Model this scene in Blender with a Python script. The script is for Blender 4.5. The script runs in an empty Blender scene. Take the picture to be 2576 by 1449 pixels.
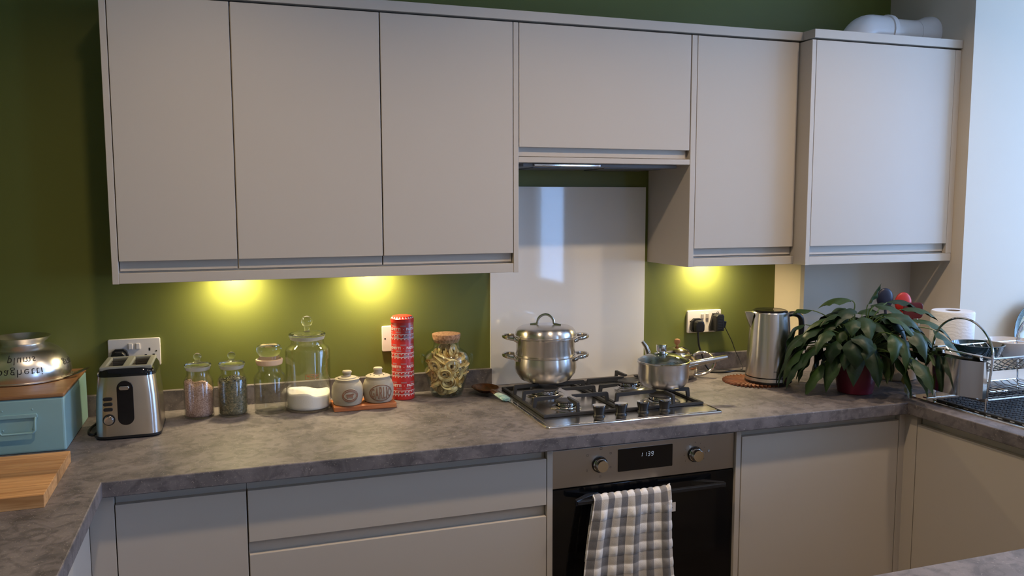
import bpy, bmesh, math, random
from mathutils import Vector, Matrix, Euler
PI = math.pi
random.seed(7)
S = bpy.context.scene
COL = S.collection

# ------------------------------------------------------------------ camera
cam_d = bpy.data.cameras.new('camera'); cam = bpy.data.objects.new('camera', cam_d); COL.objects.link(cam)
yaw, pitch, roll, fpx = .3257, .1015, -.0021, 2074.85
F = Vector((math.sin(yaw)*math.cos(pitch), math.cos(yaw)*math.cos(pitch), -math.sin(pitch)))
R0 = Vector((math.cos(yaw), -math.sin(yaw), 0)); U0 = R0.cross(F)
R = R0*math.cos(roll)+U0*math.sin(roll); U = -R0*math.sin(roll)+U0*math.cos(roll)
M = Matrix((R, U, -F)).transposed().to_4x4(); M.translation = Vector((1.0032, -2.7386, 1.5463))
cam.matrix_world = M
cam_d.sensor_width = 36; cam_d.lens = fpx/2576*36; cam_d.clip_start = .02
S.camera = cam

# ------------------------------------------------------------------ world, exposure, lights
S.view_settings.view_transform = 'Standard'; S.view_settings.look = 'None'
S.view_settings.gamma = 1; S.view_settings.use_curve_mapping = False
S.view_settings.exposure = -0.20
w = bpy.data.worlds.new('world'); S.world = w; w.use_nodes = True
bg = w.node_tree.nodes['Background']; bg.inputs[0].default_value = (.33, .55, 1.0, 1); bg.inputs[1].default_value = 17.5

def area(name, loc, rot, sx, sy, power, col, portal=False, disk=False, spread=None):
    l = bpy.data.lights.new(name, 'AREA'); l.shape = 'DISK' if disk else 'RECTANGLE'
    l.size = sx; l.size_y = sy; l.energy = power; l.color = col
    if spread: l.spread = spread
    if portal: l.cycles.is_portal = True
    o = bpy.data.objects.new(name, l); COL.objects.link(o); o.location = loc; o.rotation_euler = rot
    return o
# sky portals in the two windows of the right wall (they only guide the sampling of the sky)
area('window_right_offscreen', (5.265, -1.50, 1.66), (0, PI/2, 0), 1.42, 1.56, 1, (1, 1, 1), portal=True)
area('window_far_right_offscreen', (3.63, -3.82, 1.50), (0, PI/2, 0), 1.22, .66, 1, (1, 1, 1), portal=True)
WARM = (1.0, .75, .49)
DOWNLIGHTS = [(.95, -1.12), (2.05, -1.12), (3.0, -1.12), (.95, -3.35), (2.05, -3.35), (3.0, -3.35)]
for (x, y), nm in zip(DOWNLIGHTS, ('near_left', 'near_middle', 'near_right', 'far_left', 'far_middle', 'far_right')):
    area('ceiling_downlight_'+nm+'_offscreen', (x, y, 2.487), (0, 0, 0), .075, .075, 8.6 if y > -2 else 5.0, WARM, disk=True, spread=math.radians(145))
UNDERLIGHTS = [(1.005, -.062), (1.430, -.062), (2.692, -.062)]
for (x, y) in UNDERLIGHTS:
    area('under_cabinet_lamp', (x, y, 1.342), (math.radians(8), 0, 0),   .045, .045, 3.4, (1.0, .80, .46), disk=True)

# ------------------------------------------------------------------ materials
MATS = {}
def mat(name, col=(.5, .5, .5), rough=.5, metal=0, spec=.5, noise=None, bump=None, trans=0, ior=1.45, emit=None, coat=0, sheen=0):
    """noise=(scale, other colour, amount[, stretch]) bump=(scale, strength[, stretch])"""
    if name in MATS: return MATS[name]
    m = bpy.data.materials.new(name); m.use_nodes = True; MATS[name] = m
    nt = m.node_tree; b = nt.nodes['Principled BSDF']
    b.inputs['Base Color'].default_value = (*col, 1); b.inputs['Roughness'].default_value = rough
    b.inputs['Metallic'].default_value = metal; b.inputs['Specular IOR Level'].default_value = spec
    b.inputs['IOR'].default_value = ior; b.inputs['Transmission Weight'].default_value = trans
    b.inputs['Coat Weight'].default_value = coat
    if sheen: b.inputs['Sheen Weight'].default_value = sheen
    if emit:
        b.inputs['Emission Color'].default_value = (*emit[0], 1); b.inputs['Emission Strength'].default_value = emit[1]
    def coords(stretch):
        tc = nt.nodes.new('ShaderNodeTexCoord'); mp = nt.nodes.new('ShaderNodeMapping')
        mp.inputs['Scale'].default_value = stretch; nt.links.new(tc.outputs['Object'], mp.inputs[0]); return mp.outputs[0]
    if noise:
        st = noise[3] if len(noise) > 3 else (1, 1, 1)
        n = nt.nodes.new('ShaderNodeTexNoise'); n.inputs['Scale'].default_value = noise[0]; n.inputs['Detail'].default_value = 6
        nt.links.new(coords(st), n.inputs['Vector'])
        r = nt.nodes.new('ShaderNodeValToRGB'); e = r.color_ramp.elements
        k = noise[2]
        e[0].position = .5-.5*k if k < 1 else .3; e[1].position = .5+.5*k if k < 1 else .7
        e[0].position = .32; e[1].position = .68
        e[0].color = (*col, 1); e[1].color = (*noise[1], 1)
        nt.links.new(n.outputs['Fac'], r.inputs[0]); nt.links.new(r.outputs[0], b.inputs['Base Color'])
    if bump:
        st = bump[2] if len(bump) > 2 else (1, 1, 1)
        n = nt.nodes.new('ShaderNodeTexNoise'); n.inputs['Scale'].default_value = bump[0]; n.inputs['Detail'].default_value = 3
        nt.links.new(coords(st), n.inputs['Vector'])
        bp = nt.nodes.new('ShaderNodeBump'); bp.inputs['Strength'].default_value = bump[1]; bp.inputs['Distance'].default_value = .002
        nt.links.new(n.outputs['Fac'], bp.inputs['Height']); nt.links.new(bp.outputs[0], b.inputs['Normal'])
    return m

def glass_thin(name, tint=(.97, .98, .97), ior=1.5):
    m = bpy.data.materials.new(name); m.use_nodes = True; MATS[name] = m; nt = m.node_tree
    nt.nodes.remove(nt.nodes['Principled BSDF']); out = nt.nodes['Material Output']
    t = nt.nodes.new('ShaderNodeBsdfTransparent'); t.inputs[0].default_value = (*tint, 1)
    g = nt.nodes.new('ShaderNodeBsdfGlossy'); g.inputs['Roughness'].default_value = .03
    lw = nt.nodes.new('ShaderNodeLayerWeight'); lw.inputs[0].default_value = .5     # Schlick fresnel of the facing angle
    pw = nt.nodes.new('ShaderNodeMath'); pw.operation = 'POWER'; pw.inputs[1].default_value = 4.0; nt.links.new(lw.outputs['Facing'], pw.inputs[0])
    f0 = ((ior-1)/(ior+1))**2
    fr = nt.nodes.new('ShaderNodeMath'); fr.operation = 'MULTIPLY_ADD'; fr.inputs[1].default_value = .85; fr.inputs[2].default_value = f0; nt.links.new(pw.outputs[0], fr.inputs[0])
    mx = nt.nodes.new('ShaderNodeMixShader')
    nt.links.new(fr.outputs[0], mx.inputs[0]); nt.links.new(t.outputs[0], mx.inputs[1]); nt.links.new(g.outputs[0], mx.inputs[2])
    nt.links.new(mx.outputs[0], out.inputs[0]); return m

GREEN = mat('green_paint', (.132, .150, .034), .42, spec=.4, noise=(3, (.140, .158, .037), .2), bump=(320, .06))
CREAM = mat('cream_paint', (.60, .52, .415), .6, bump=(250, .05))
WHITEP = mat('ceiling_paint', (.84, .82, .78), .7)
CAB = mat('cashmere_paint', (.495, .445, .385), .42, spec=.4, bump=(400, .03))
CABDARK = mat('carcass_board', (.46, .42, .37), .6)
BLACKP = mat('black_plastic', (.012, .012, .013), .38)
BLACKG = mat('black_gloss', (.006, .006, .007), .07, spec=.5)
IRON = mat('cast_iron', (.022, .022, .024), .55, bump=(500, .25))
STEEL = mat('brushed_steel', (.64, .60, .56), .24, metal=1)
def brushed(m, rough=.27, an=.82):
    nt = m.node_tree; b = nt.nodes['Principled BSDF']; tg = nt.nodes.new('ShaderNodeTangent'); tg.direction_type = 'RADIAL'; tg.axis = 'Z'
    b.inputs['Anisotropic'].default_value = an; b.inputs['Anisotropic Rotation'].default_value = .25; b.inputs['Roughness'].default_value = rough
    nt.links.new(tg.outputs[0], b.inputs['Tangent'])
brushed(STEEL)
STEELP = mat('polished_steel', (.66, .62, .57), .10, metal=1)
STEELD = mat('hob_steel', (.55, .53, .51), .20, metal=1)
CHROME = mat('chrome', (.72, .71, .70), .07, metal=1)
WHITEPL = mat('white_plastic', (.74, .70, .68), .3)
PVC = mat('white_pipe', (.72, .68, .66), .28)
GLASS = glass_thin('clear_jar_glass')
GLASSG = glass_thin('green_jar_glass', (.94, .985, .97))
GLASSS = mat('solid_glass', (.96, .98, .96), .02, trans=1, ior=1.45)
PANE = glass_thin('window_glass', (.95, .97, .98))
FROST = mat('ground_glass', (.72, .70, .64), .35, trans=.55, ior=1.3)
SEALP = mat('peach_seal', (.80, .58, .40), .5, trans=.2)

def worktop_mat():
    m = bpy.data.materials.new('stone_laminate'); m.use_nodes = True; nt = m.node_tree; b = nt.nodes['Principled BSDF']
    tc = nt.nodes.new('ShaderNodeTexCoord')
    def noise(sc, det, dist=0):
        n = nt.nodes.new('ShaderNodeTexNoise'); n.inputs['Scale'].default_value = sc; n.inputs['Detail'].default_value = det
        n.inputs['Distortion'].default_value = dist; nt.links.new(tc.outputs['Object'], n.inputs['Vector']); return n.outputs['Fac']
    def ramp(f, *st):
        r = nt.nodes.new('ShaderNodeValToRGB'); e = r.color_ramp.elements
        for i, (p, c) in enumerate(st):
            if i > 1: e.new(p)
            e[i].position = p; e[i].color = (*c, 1)
        nt.links.new(f, r.inputs[0]); return r.outputs[0]
    def mix(f, a, c, fac=None):
        x = nt.nodes.new('ShaderNodeMix'); x.data_type = 'RGBA'
        if f is None: x.inputs['Factor'].default_value = fac
        else: nt.links.new(f, x.inputs['Factor'])
        for k, v in ((6, a), (7, c)):
            if isinstance(v, tuple): x.inputs[k].default_value = (*v, 1)
            else: nt.links.new(v, x.inputs[k])
        return x.outputs[2]
    base = ramp(noise(9, 8, .8), (.30, (.105, .094, .096)), (.52, (.160, .142, .145)), (.72, (.205, .182, .184)))
    blot = ramp(noise(26, 5, 1.2), (.36, (.45, .45, .47)), (.55, (1, 1, 1)))
    mm = nt.nodes.new('ShaderNodeMix'); mm.data_type = 'RGBA'; mm.blend_type = 'MULTIPLY'; mm.inputs['Factor'].default_value = .72
    nt.links.new(base, mm.inputs[6]); nt.links.new(blot, mm.inputs[7])
    fl = ramp(noise(95, 3, 3.0), (.635, (0, 0, 0)), (.68, (1, 1, 1)))
    c = mix(fl, mm.outputs[2], (.27, .24, .22))
    nt.links.new(c, b.inputs['Base Color']); b.inputs['Roughness'].default_value = .52
    bp = nt.nodes.new('ShaderNodeBump'); bp.inputs['Strength'].default_value = .12; bp.inputs['Distance'].default_value = .002
    nt.links.new(noise(120, 3), bp.inputs['Height']); nt.links.new(bp.outputs[0], b.inputs['Normal'])
    return m
STONE = worktop_mat()

def wood(name, c1, c2, scale=10, axis='x', rough=.45, streak=14):
    m = bpy.data.materials.new(name); m.use_nodes = True; nt = m.node_tree; b = nt.nodes['Principled BSDF']
    tc = nt.nodes.new('ShaderNodeTexCoord'); mp = nt.nodes.new('ShaderNodeMapping')
    oi = nt.nodes.new('ShaderNodeObjectInfo'); ad = nt.nodes.new('ShaderNodeVectorMath'); ad.operation = 'ADD'
    k = nt.nodes.new('ShaderNodeVectorMath'); k.operation = 'SCALE'; k.inputs[0].default_value = (3.1, 5.7, 2.3)
    nt.links.new(oi.outputs['Random'], k.inputs['Scale']); nt.links.new(tc.outputs['Object'], ad.inputs[0]); nt.links.new(k.outputs[0], ad.inputs[1])
    sc = [streak]*3; sc['xyz'.index(axis)] = 1.0; mp.inputs['Scale'].default_value = sc
    nt.links.new(ad.outputs[0], mp.inputs[0])
    n = nt.nodes.new('ShaderNodeTexNoise'); n.inputs['Scale'].default_value = scale; n.inputs['Detail'].default_value = 7; n.inputs['Distortion'].default_value = .6
    nt.links.new(mp.outputs[0], n.inputs['Vector'])
    r = nt.nodes.new('ShaderNodeValToRGB'); r.color_ramp.elements[0].position = .3; r.color_ramp.elements[1].position = .7
    r.color_ramp.elements[0].color = (*c1, 1); r.color_ramp.elements[1].color = (*c2, 1)
    nt.links.new(n.outputs['Fac'], r.inputs[0])
    hs = nt.nodes.new('ShaderNodeHueSaturation'); mr = nt.nodes.new('ShaderNodeMapRange')
    mr.inputs[3].default_value = .62; mr.inputs[4].default_value = 1.25
    nt.links.new(oi.outputs['Random'], mr.inputs[0]); nt.links.new(mr.outputs[0], hs.inputs['Value']); nt.links.new(r.outputs[0], hs.inputs['Color'])
    nt.links.new(hs.outputs[0], b.inputs['Base Color']); b.inputs['Roughness'].default_value = rough
    return m
OAK = wood('board_oak', (.36, .17, .06), (.60, .34, .15), 6)
LIDWOOD = wood('lid_wood', (.30, .14, .06), (.42, .22, .10), 5)
DARKWOOD = wood('spoon_wood', (.022, .009, .005), (.13, .040, .012), 9, 'y', .3)
REDWOOD = wood('red_wood', (.30, .085, .025), (.52, .19, .065), 8, 'x', .5)
TRIVW = wood('trivet_wood', (.12, .038, .016), (.22, .080, .034), 9, 'x', .55)

# ------------------------------------------------------------------ mesh helpers
class MB:
    def __init__(s): s.v = []; s.f = []; s.flat = False
    def add(s, v, f, T=None):
        o = len(s.v); s.v += [tuple(T @ Vector(p)) if T else tuple(p) for p in v]; s.f += [tuple(i+o for i in q) for q in f]; return s
    def bm(s, bm, T=None):
        bm.verts.index_update(); s.add([v.co for v in bm.verts], [[v.index for v in f.verts] for f in bm.faces], T); bm.free(); return s
    def box(s, x0, x1, y0, y1, z0, z1, bev=0, seg=2, T=None):
        s.flat = True; bm = bmesh.new(); bmesh.ops.create_cube(bm, size=1)
        for v in bm.verts: v.co = Vector(((x0+x1)/2+v.co.x*(x1-x0), (y0+y1)/2+v.co.y*(y1-y0), (z0+z1)/2+v.co.z*(z1-z0)))
        if bev: bmesh.ops.bevel(bm, geom=bm.edges[:], offset=bev, segments=seg, affect='EDGES', profile=.5)
        return s.bm(bm, T)
    def prism(s, poly, a, b, axis='z', bev=0, seg=2, T=None):
        """poly in the plane of the two other axes (xy / xz / yz), extruded along axis from a to b"""
        def P(p, t): return {'z': (p[0], p[1], t), 'y': (p[0], t, p[1]), 'x': (t, p[0], p[1])}[axis]
        s.flat = True; bm = bmesh.new(); lo = [bm.verts.new(P(p, a)) for p in poly]; hi = [bm.verts.new(P(p, b)) for p in poly]
        bm.faces.new(lo); bm.faces.new(hi)
        for i in range(len(poly)): j = (i+1) % len(poly); bm.faces.new((lo[i], lo[j], hi[j], hi[i]))
        bmesh.ops.recalc_face_normals(bm, faces=bm.faces[:])
        if bev:
            caps = [e for e in bm.edges if abs(e.verts[0].co['xyz'.index(axis)]-e.verts[1].co['xyz'.index(axis)]) < 1e-6]
            bmesh.ops.bevel(bm, geom=caps, offset=bev, segments=seg, affect='EDGES', profile=.5)
        return s.bm(bm, T)
    def lathe(s, prof, seg=40, T=None, a0=0, a1=2*PI, wob=None):
        full = abs(a1-a0-2*PI) < 1e-6; n = seg if full else seg+1; v = []; f = []; rows = []
        for (r, z) in prof:
            if r < 1e-6: rows.append([len(v)]); v.append((0, 0, z)); continue
            rows.append(list(range(len(v), len(v)+n)))
            for k in range(n):
                a = a0+(a1-a0)*k/seg; v.append((r*math.cos(a), r*math.sin(a), z))
        for A, B in zip(rows, rows[1:]):
            for k in range(seg if not full else n):
                k2 = (k+1) % n
                if len(A) == 1 and len(B) == 1: continue
                if len(A) == 1: f.append((A[0], B[k2], B[k]))
                elif len(B) == 1: f.append((A[k], A[k2], B[0]))
                else: f.append((A[k], A[k2], B[k2], B[k]))
        return s.add(v, f, T)
    def tube(s, pts, r, seg=10, closed=False, T=None, flat=1.0, up=None):
        pts = [Vector(p) for p in pts]; n = len(pts); v = []; f = []
        tan = []
        for i in range(n):
            a = pts[(i-1) % n] if (closed or i > 0) else pts[0]; b = pts[(i+1) % n] if (closed or i < n-1) else pts[-1]
            tan.append((b-a).normalized())
        ref = Vector(up) if up else (Vector((0, 0, 1)) if abs(tan[0].z) < .9 else Vector((1, 0, 0)))
        nrm = (ref-tan[0]*ref.dot(tan[0])).normalized()
        for i in range(n):
            if up: nrm = (ref-tan[i]*ref.dot(tan[i])).normalized()
            else: nrm = (nrm-tan[i]*nrm.dot(tan[i])).normalized()
            bi = tan[i].cross(nrm); rr = r[i] if isinstance(r, (list, tuple)) else r
            for k in range(seg):
                a = 2*PI*k/seg; v.append(pts[i]+nrm*math.cos(a)*rr*flat+bi*math.sin(a)*rr)
        for i in range(n if closed else n-1):
            j = (i+1) % n
            for k in range(seg): f.append((i*seg+k, i*seg+(k+1) % seg, j*seg+(k+1) % seg, j*seg+k))
        if not closed:
            f.append(tuple(range(seg))[::-1]); f.append(tuple((n-1)*seg+k for k in range(seg)))
        return s.add(v, f, T)
    def grid(s, fn, nu, nv, T=None, thick=0):
        v = [fn(i/nu, j/nv) for j in range(nv+1) for i in range(nu+1)]
        f = [(j*(nu+1)+i, j*(nu+1)+i+1, (j+1)*(nu+1)+i+1, (j+1)*(nu+1)+i) for j in range(nv) for i in range(nu)]
        return s.add(v, f, T)
    def sphere(s, c, rx, ry=None, rz=None, u=16, v=10, T=None):
        ry = ry or rx; rz = rz or rx
        prof = [(math.sin(PI*i/v), -math.cos(PI*i/v)) for i in range(v+1)]; prof[0] = (0, -1); prof[-1] = (0, 1)
        Q = Matrix.Translation(c) @ Matrix.Diagonal((rx, ry, rz, 1))
        return s.lathe(prof, u, (T @ Q) if T else Q)
    def mesh(s, name, m, smooth=35, fixn=True):
        me = bpy.data.meshes.new(name); me.from_pydata(s.v, [], s.f); me.materials.append(m)
        if fixn:
            bm = bmesh.new(); bm.from_mesh(me); bmesh.ops.recalc_face_normals(bm, faces=bm.faces[:]); bm.to_mesh(me); bm.free()
        if smooth:
            me.shade_smooth()
            if s.flat: smooth = min(smooth, 12)       # keep the big flat faces of boxes truly flat
            if smooth < 180: me.set_sharp_from_angle(angle=math.radians(smooth))
        me.update(); return me
    def build(s, name, m, parent=None, smooth=35, fixn=True, label=None):
        o = bpy.data.objects.new(name, s.mesh(name, m, smooth, fixn)); COL.objects.link(o)
        if parent: o.parent = parent
        if label: o['label'] = label
        return o

def tag(o, label=None, cat=None, group=None, kind=None):
    if label: o['label'] = label
    if cat: o['category'] = cat
    if group: o['group'] = group
    if kind: o['kind'] = kind
    return o
def thing(name, label, cat, loc=(0, 0, 0), rz=0, group=None):
    o = bpy.data.objects.new(name, None); COL.objects.link(o); o.location = loc; o.rotation_euler = (0, 0, rz)
    o.empty_display_size = .05
    return tag(o, label, cat, group)
def place(o, loc, rz=0): o.location = loc; o.rotation_euler = (0, 0, rz); return o
def rrect(w, h, r, n=5, cx=0, cy=0):
    out = []
    for (sx, sy, a) in ((1, 1, 0), (-1, 1, PI/2), (-1, -1, PI), (1, -1, 3*PI/2)):
        for k in range(n+1):
            t = a+PI/2*k/n; out.append((cx+sx*(w/2-r)+r*math.cos(t), cy+sy*(h/2-r)+r*math.sin(t)))
    return out
def circle(r, n=24, cx=0, cy=0, ry=None): return [(cx+r*math.cos(2*PI*k/n), cy+(ry or r)*math.sin(2*PI*k/n)) for k in range(n)]
def smooth_path(pts, n=8):
    pts = [Vector(p) for p in pts]; out = []
    P = [pts[0]*2-pts[1]]+pts+[pts[-1]*2-pts[-2]]
    for i in range(1, len(P)-2):
        for k in range(n):
            t = k/n; a, b, c, d = P[i-1:i+3]
            out.append(.5*((2*b)+(c-a)*t+(2*a-5*b+4*c-d)*t*t+(3*b-a-3*c+d)*t**3))
    out.append(pts[-1]); return out
def text_geo(body, size=1, extrude=0, offset=0, align='CENTER', res=3, shear=0, space=1):
    c = bpy.data.curves.new('txt', 'FONT'); c.body = body; c.size = size; c.extrude = extrude; c.offset = offset
    c.align_x = align; c.align_y = 'CENTER'; c.resolution_u = res; c.shear = shear; c.space_character = space
    o = bpy.data.objects.new('txt', c); COL.objects.link(o)
    dg = bpy.context.evaluated_depsgraph_get(); me = o.evaluated_get(dg).to_mesh()
    v = [tuple(p.co) for p in me.vertices]; f = [tuple(p.vertices) for p in me.polygons]
    o.evaluated_get(dg).to_mesh_clear(); bpy.data.objects.remove(o); bpy.data.curves.remove(c)
    return v, f
def strips(v, f, n):                      # cut flat letters into n horizontal strips so that they can follow a bulging surface
    bm = bmesh.new(); vs = [bm.verts.new(p) for p in v]
    for q in f:
        try: bm.faces.new([vs[i] for i in q])
        except ValueError: pass
    y0, y1 = min(p[1] for p in v), max(p[1] for p in v)
    for k in range(1, n):
        bmesh.ops.bisect_plane(bm, geom=bm.verts[:]+bm.edges[:]+bm.faces[:], plane_co=(0, y0+(y1-y0)*k/n, 0), plane_no=(0, 1, 0))
    bm.verts.index_update(); out = [tuple(q.co) for q in bm.verts], [tuple(x.index for x in q.verts) for q in bm.faces]; bm.free(); return out
def text_to(mb, body, fn, **k):
    v, f = text_geo(body, **k); mb.add([fn(*p) for p in v], f); return mb
WT = .91      # worktop height

# ------------------------------------------------------------------ the room
XR, XL, YB, HC = 3.534, .05, -4.3, 2.5
def struct(o): o['kind'] = 'structure'; return o
struct(MB().box(XL-.12, 4.0, 0, .12, -.02, HC).build('wall_back', GREEN))
struct(MB().box(XL-.12, XL, YB, 0, -.02, HC).build('wall_left', GREEN))
struct(MB().box(XL-.12, 3.61, YB-.12, YB, -.02, HC).build('wall_front', mat('far_wall_paint', (.68, .64, .58), .7)))
struct(MB().box(XL-.12, 5.4, YB-.12, .12, -.1, -.02).build('floor', mat('floor_laminate', (.10, .075, .055), .5, noise=(4, (.13, .095, .07), .3))))
struct(MB().box(XL-.12, 5.4, YB-.12, .12, HC, HC+.1).build('ceiling', WHITEP))
wr = MB(); W1 = (-2.30, -.407, .925, 2.40); W2 = (-4.18, -3.46, .87, 2.13)
wr.box(XR, 5.3, -.407, 0, -.02, HC); wr.box(XR, 5.3, W1[0], W1[1], -.02, W1[2]-.02); wr.box(5.20, 5.3, W1[0], W1[1], W1[3], HC)
wr.box(XR, 5.3, -2.4, W1[0], -.02, HC); wr.box(5.20, 5.3, -.70, -.407, W1[2]-.02, W1[3])
wr.box(XR, 3.61, W2[1], -2.4, -.02, HC); wr.box(XR, 3.61, W2[0], W2[1], -.02, W2[2]); wr.box(XR, 3.61, W2[0], W2[1], W2[3], HC); wr.box(XR, 3.61, YB, W2[0], -.02, HC)
struct(wr.build('wall_right', CREAM, smooth=0))
struct(MB().box(XR-.015, 5.20, W1[0], W1[1], W1[2]-.02, W1[2], .003).build('trim_1', mat('sill_gloss', (.72, .69, .64), .3)))
def window(name, y0, y1, z0, z1, nm, x0=3.90, t=.055):
    fr = MB(); x1 = x0+.05
    fr.box(x0, x1, y0, y1, z0, z0+t, .004); fr.box(x0, x1, y0, y1, z1-t, z1, .004)
    fr.box(x0, x1, y0, y0+t, z0+t, z1-t, .004); fr.box(x0, x1, y1-t, y1, z0+t, z1-t, .004)
    ys = [y0+t]
    for k in range(1, nm):
        ym = y0+(y1-y0)*k/nm; fr.box(x0, x1, ym-.03, ym+.03, z0+t, z1-t, .004); ys += [ym-.03, ym+.03]
    ys.append(y1-t)
    o = struct(fr.build(name, mat('window_frame', (.75, .73, .70), .35)))
    for k in range(0, len(ys), 2):
        MB().box(x0+.022, x0+.028, ys[k], ys[k+1], z0+t, z1-t).build('pane', PANE, o, smooth=0)
    return o
window('window_1', W1[0], -.70, W1[2], W1[3], 3, 5.205)
window('window_2', W2[0], W2[1], W2[2], W2[3], 1, 3.54, .03)
# pipe boxing under the boiler cupboard: plasterboard box in front of the back wall
bx = MB(); bx.prism([(3.0227, 0), (3.0227, -.155), (3.0327, -.165), (XR, -.165), (XR, 0)], WT, 1.365)
struct(bx.build('wall_boxing', CREAM, smooth=0))

for i, (x, y) in enumerate(DOWNLIGHTS):
    t = thing('ceiling_downlight', 'recessed white ceiling downlight '+['above the toaster end of the worktop', 'above the hob and oven', 'above the dish rack corner', 'by the far wall across from the toaster', 'by the far wall across from the hob', 'by the far wall window'][i], 'light', (x, y, HC), group='ceiling downlights')
    MB().lathe([(.040, -.001), (.040, -.010), (.052, -.006), (.055, 0), (.04, 0)], 24).build('trim_ring', WHITEPL, t)
for i, (x, y) in enumerate(UNDERLIGHTS):
    lab = ['small under-cabinet light above the glass seed jars', 'small under-cabinet light above the cream lidded pots', 'small under-cabinet light above the plugged-in double socket'][i]
    t = thing('under_cabinet_light', lab, 'light', (x, y, 1.36), group='under-cabinet lights')
    MB().lathe([(0, 0), (.034, 0), (.036, -.004), (.033, -.012), (.028, -.013), (.028, -.010), (0, -.010)], 24).build('housing', STEEL, t)

# ------------------------------------------------------------------ worktop, upstands, splashback
YF, XIL, XIR, YP = -.6872, .6968, 3.0356, -1.647
wt = MB(); wt.prism([(XL, 0), (XL, -2.35), (XIL, -2.35), (XIL, YF), (XIR, YF), (XIR, YP), (1.62, YP), (1.62, -2.28), (XR, -2.28), (XR, 0)], .872, WT, 'z', .0025)
tag(wt.build('worktop', STONE), 'long grey stone-look worktop running round the whole kitchen', 'worktop')
tag(MB().box(XL, 1.8465, -.02, 0, WT, .9727, .0012).build('upstand', STONE), 'low stone-look upstand behind the glass jars', 'upstand', 'worktop upstands')
tag(MB().box(2.4465, 3.0227, -.02, 0, WT, .9727, .0012).build('upstand', STONE), 'low stone-look upstand behind the teapot and kettle', 'upstand', 'worktop upstands')
tag(MB().box(1.846, 2.446, -.007, 0, WT, 1.607, .001).build('glass_splashback', mat('splashback_glass', (.76, .745, .72), .045, spec=.55, coat=.3)),
    'pale glossy glass splashback behind the hob', 'splashback')

# ------------------------------------------------------------------ wall cabinets
DC, ZB, ZT = -.2938, 1.332, 2.098
GAP = .0018
def wall_unit(x0, x1, zb, label, front=DC, fp=.0275, right_gap=GAP, left_gap=GAP, ztop=ZT, fz=.0):
    """door whose lower edge zb carries a set-back finger pull strip fp tall"""
    t = thing('wall_cabinet', label, 'cabinet', ((x0+x1)/2, 0, 0), group='wall cabinets'); h = (x1-x0)/2
    MB().box(-h+.0005, h-.0005, front+.024, -.002, zb-fp-.001, ztop+.004).build('body', CABDARK, t, smooth=0)
    d = MB().box(-h+left_gap, h-right_gap, front, front+.019, zb, ztop, .0012).build('door', CAB, t)
    MB().box(-h+left_gap, h-right_gap, front+.0165, front+.0235, zb-fp, zb+.004, .0006).build('finger_pull', CAB, d)
    return t
def panel(x0, x1, front, zb, zt, label, back=-.002):
    return tag(MB().box(x0, x1, front, back, zb, zt, .0010).build('end_panel', CAB), label, 'panel', 'cabinet end panels')
DB = 1.3935
wall_unit(.7072, 1.0145, DB, 'narrow cashmere wall cupboard beside the outer end panel')
wall_unit(1.0145, 1.4255, DB, 'wide cashmere wall cupboard above the tall white-filled jar')
wall_unit(1.4255, 1.8345, DB, 'cashmere wall cupboard beside the splashback, above the red pasta tin')
wall_unit(2.4775, 2.8809, DB+.001, 'cashmere wall cupboard between the hood and the deeper boiler cupboard', right_gap=.004)
panel(.6904, .7068, DC, ZB, ZT, 'outer cashmere end panel of the wall cupboards, above the toaster')
panel(1.8350, 1.8515, DC, ZB, ZT, 'cashmere end panel between the pasta jar cupboard and the hood')
panel(2.4575, 2.4772, DC, ZB, ZT, 'cashmere end panel hanging beside the hood, above the saucepan')
panel(2.8815, 2.8979, -.3574, ZB, ZT, 'cashmere end panel on the side of the deeper boiler cupboard')
def pelmet(x0, x1, front, label):
    t = tag(MB().box(x0, x1, front+.001, front+.019, ZB+.001, 1.3610, .001).build('light_pelmet', CAB), label, 'pelmet', 'pelmets under the wall cupboards')
    MB().box(x0, x1, front+.022, -.004, 1.3605, 1.3650).build('underside_board', CABDARK, t, smooth=0)
for a in ((.7070, 1.8348, DC, 'long cashmere pelmet under the three wall cupboards'), (2.4774, 2.8812, DC, 'short cashmere pelmet above the kettle sockets'), (2.8981, 3.531, -.3574, 'cashmere pelmet under the boiler cupboard, above the plant')): pelmet(*a)
# hood cabinet with integrated extractor
t = thing('hood_cabinet', 'cashmere hood cupboard with one wide flap door above the hob', 'cabinet', (2.1545, 0, 0), group='wall cabinets'); h = .3028
MB().box(-h, h, DC+.024, -.002, 1.694, ZT+.004).build('body', CABDARK, t, smooth=0)
d = MB().box(-h+GAP, h-.004, DC, DC+.019, 1.7225, ZT, .0012).build('door', CAB, t)
MB().box(-h+GAP, h-.010, DC+.0165, DC+.0235, 1.695, 1.727, .0006).build('finger_pull', CAB, d)
MB().box(-h, h, DC+.001, -.002, 1.6755, 1.6925, .001).build('bottom_shelf', CAB, t)
t = thing('extractor_hood', 'slim grey extractor hood set under the hood cupboard', 'hood', (2.1545, 0, 0))
MB().box(-.275, .275, -.255, -.03, 1.664, 1.6755, .002).build('casing', mat('hood_grey', (.16, .16, .165), .4), t)
MB().box(-.24, -.01, -.262, -.254, 1.6655, 1.6735, .002).build('steel_strip', CHROME, t)
for k in (-1, 1): MB().box(k*.125-.105, k*.125+.105, -.225, -.06, 1.661, 1.665, .001).build('grease_filter', mat('filter_grey', (.10, .10, .105), .35, metal=.6), t)
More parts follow.
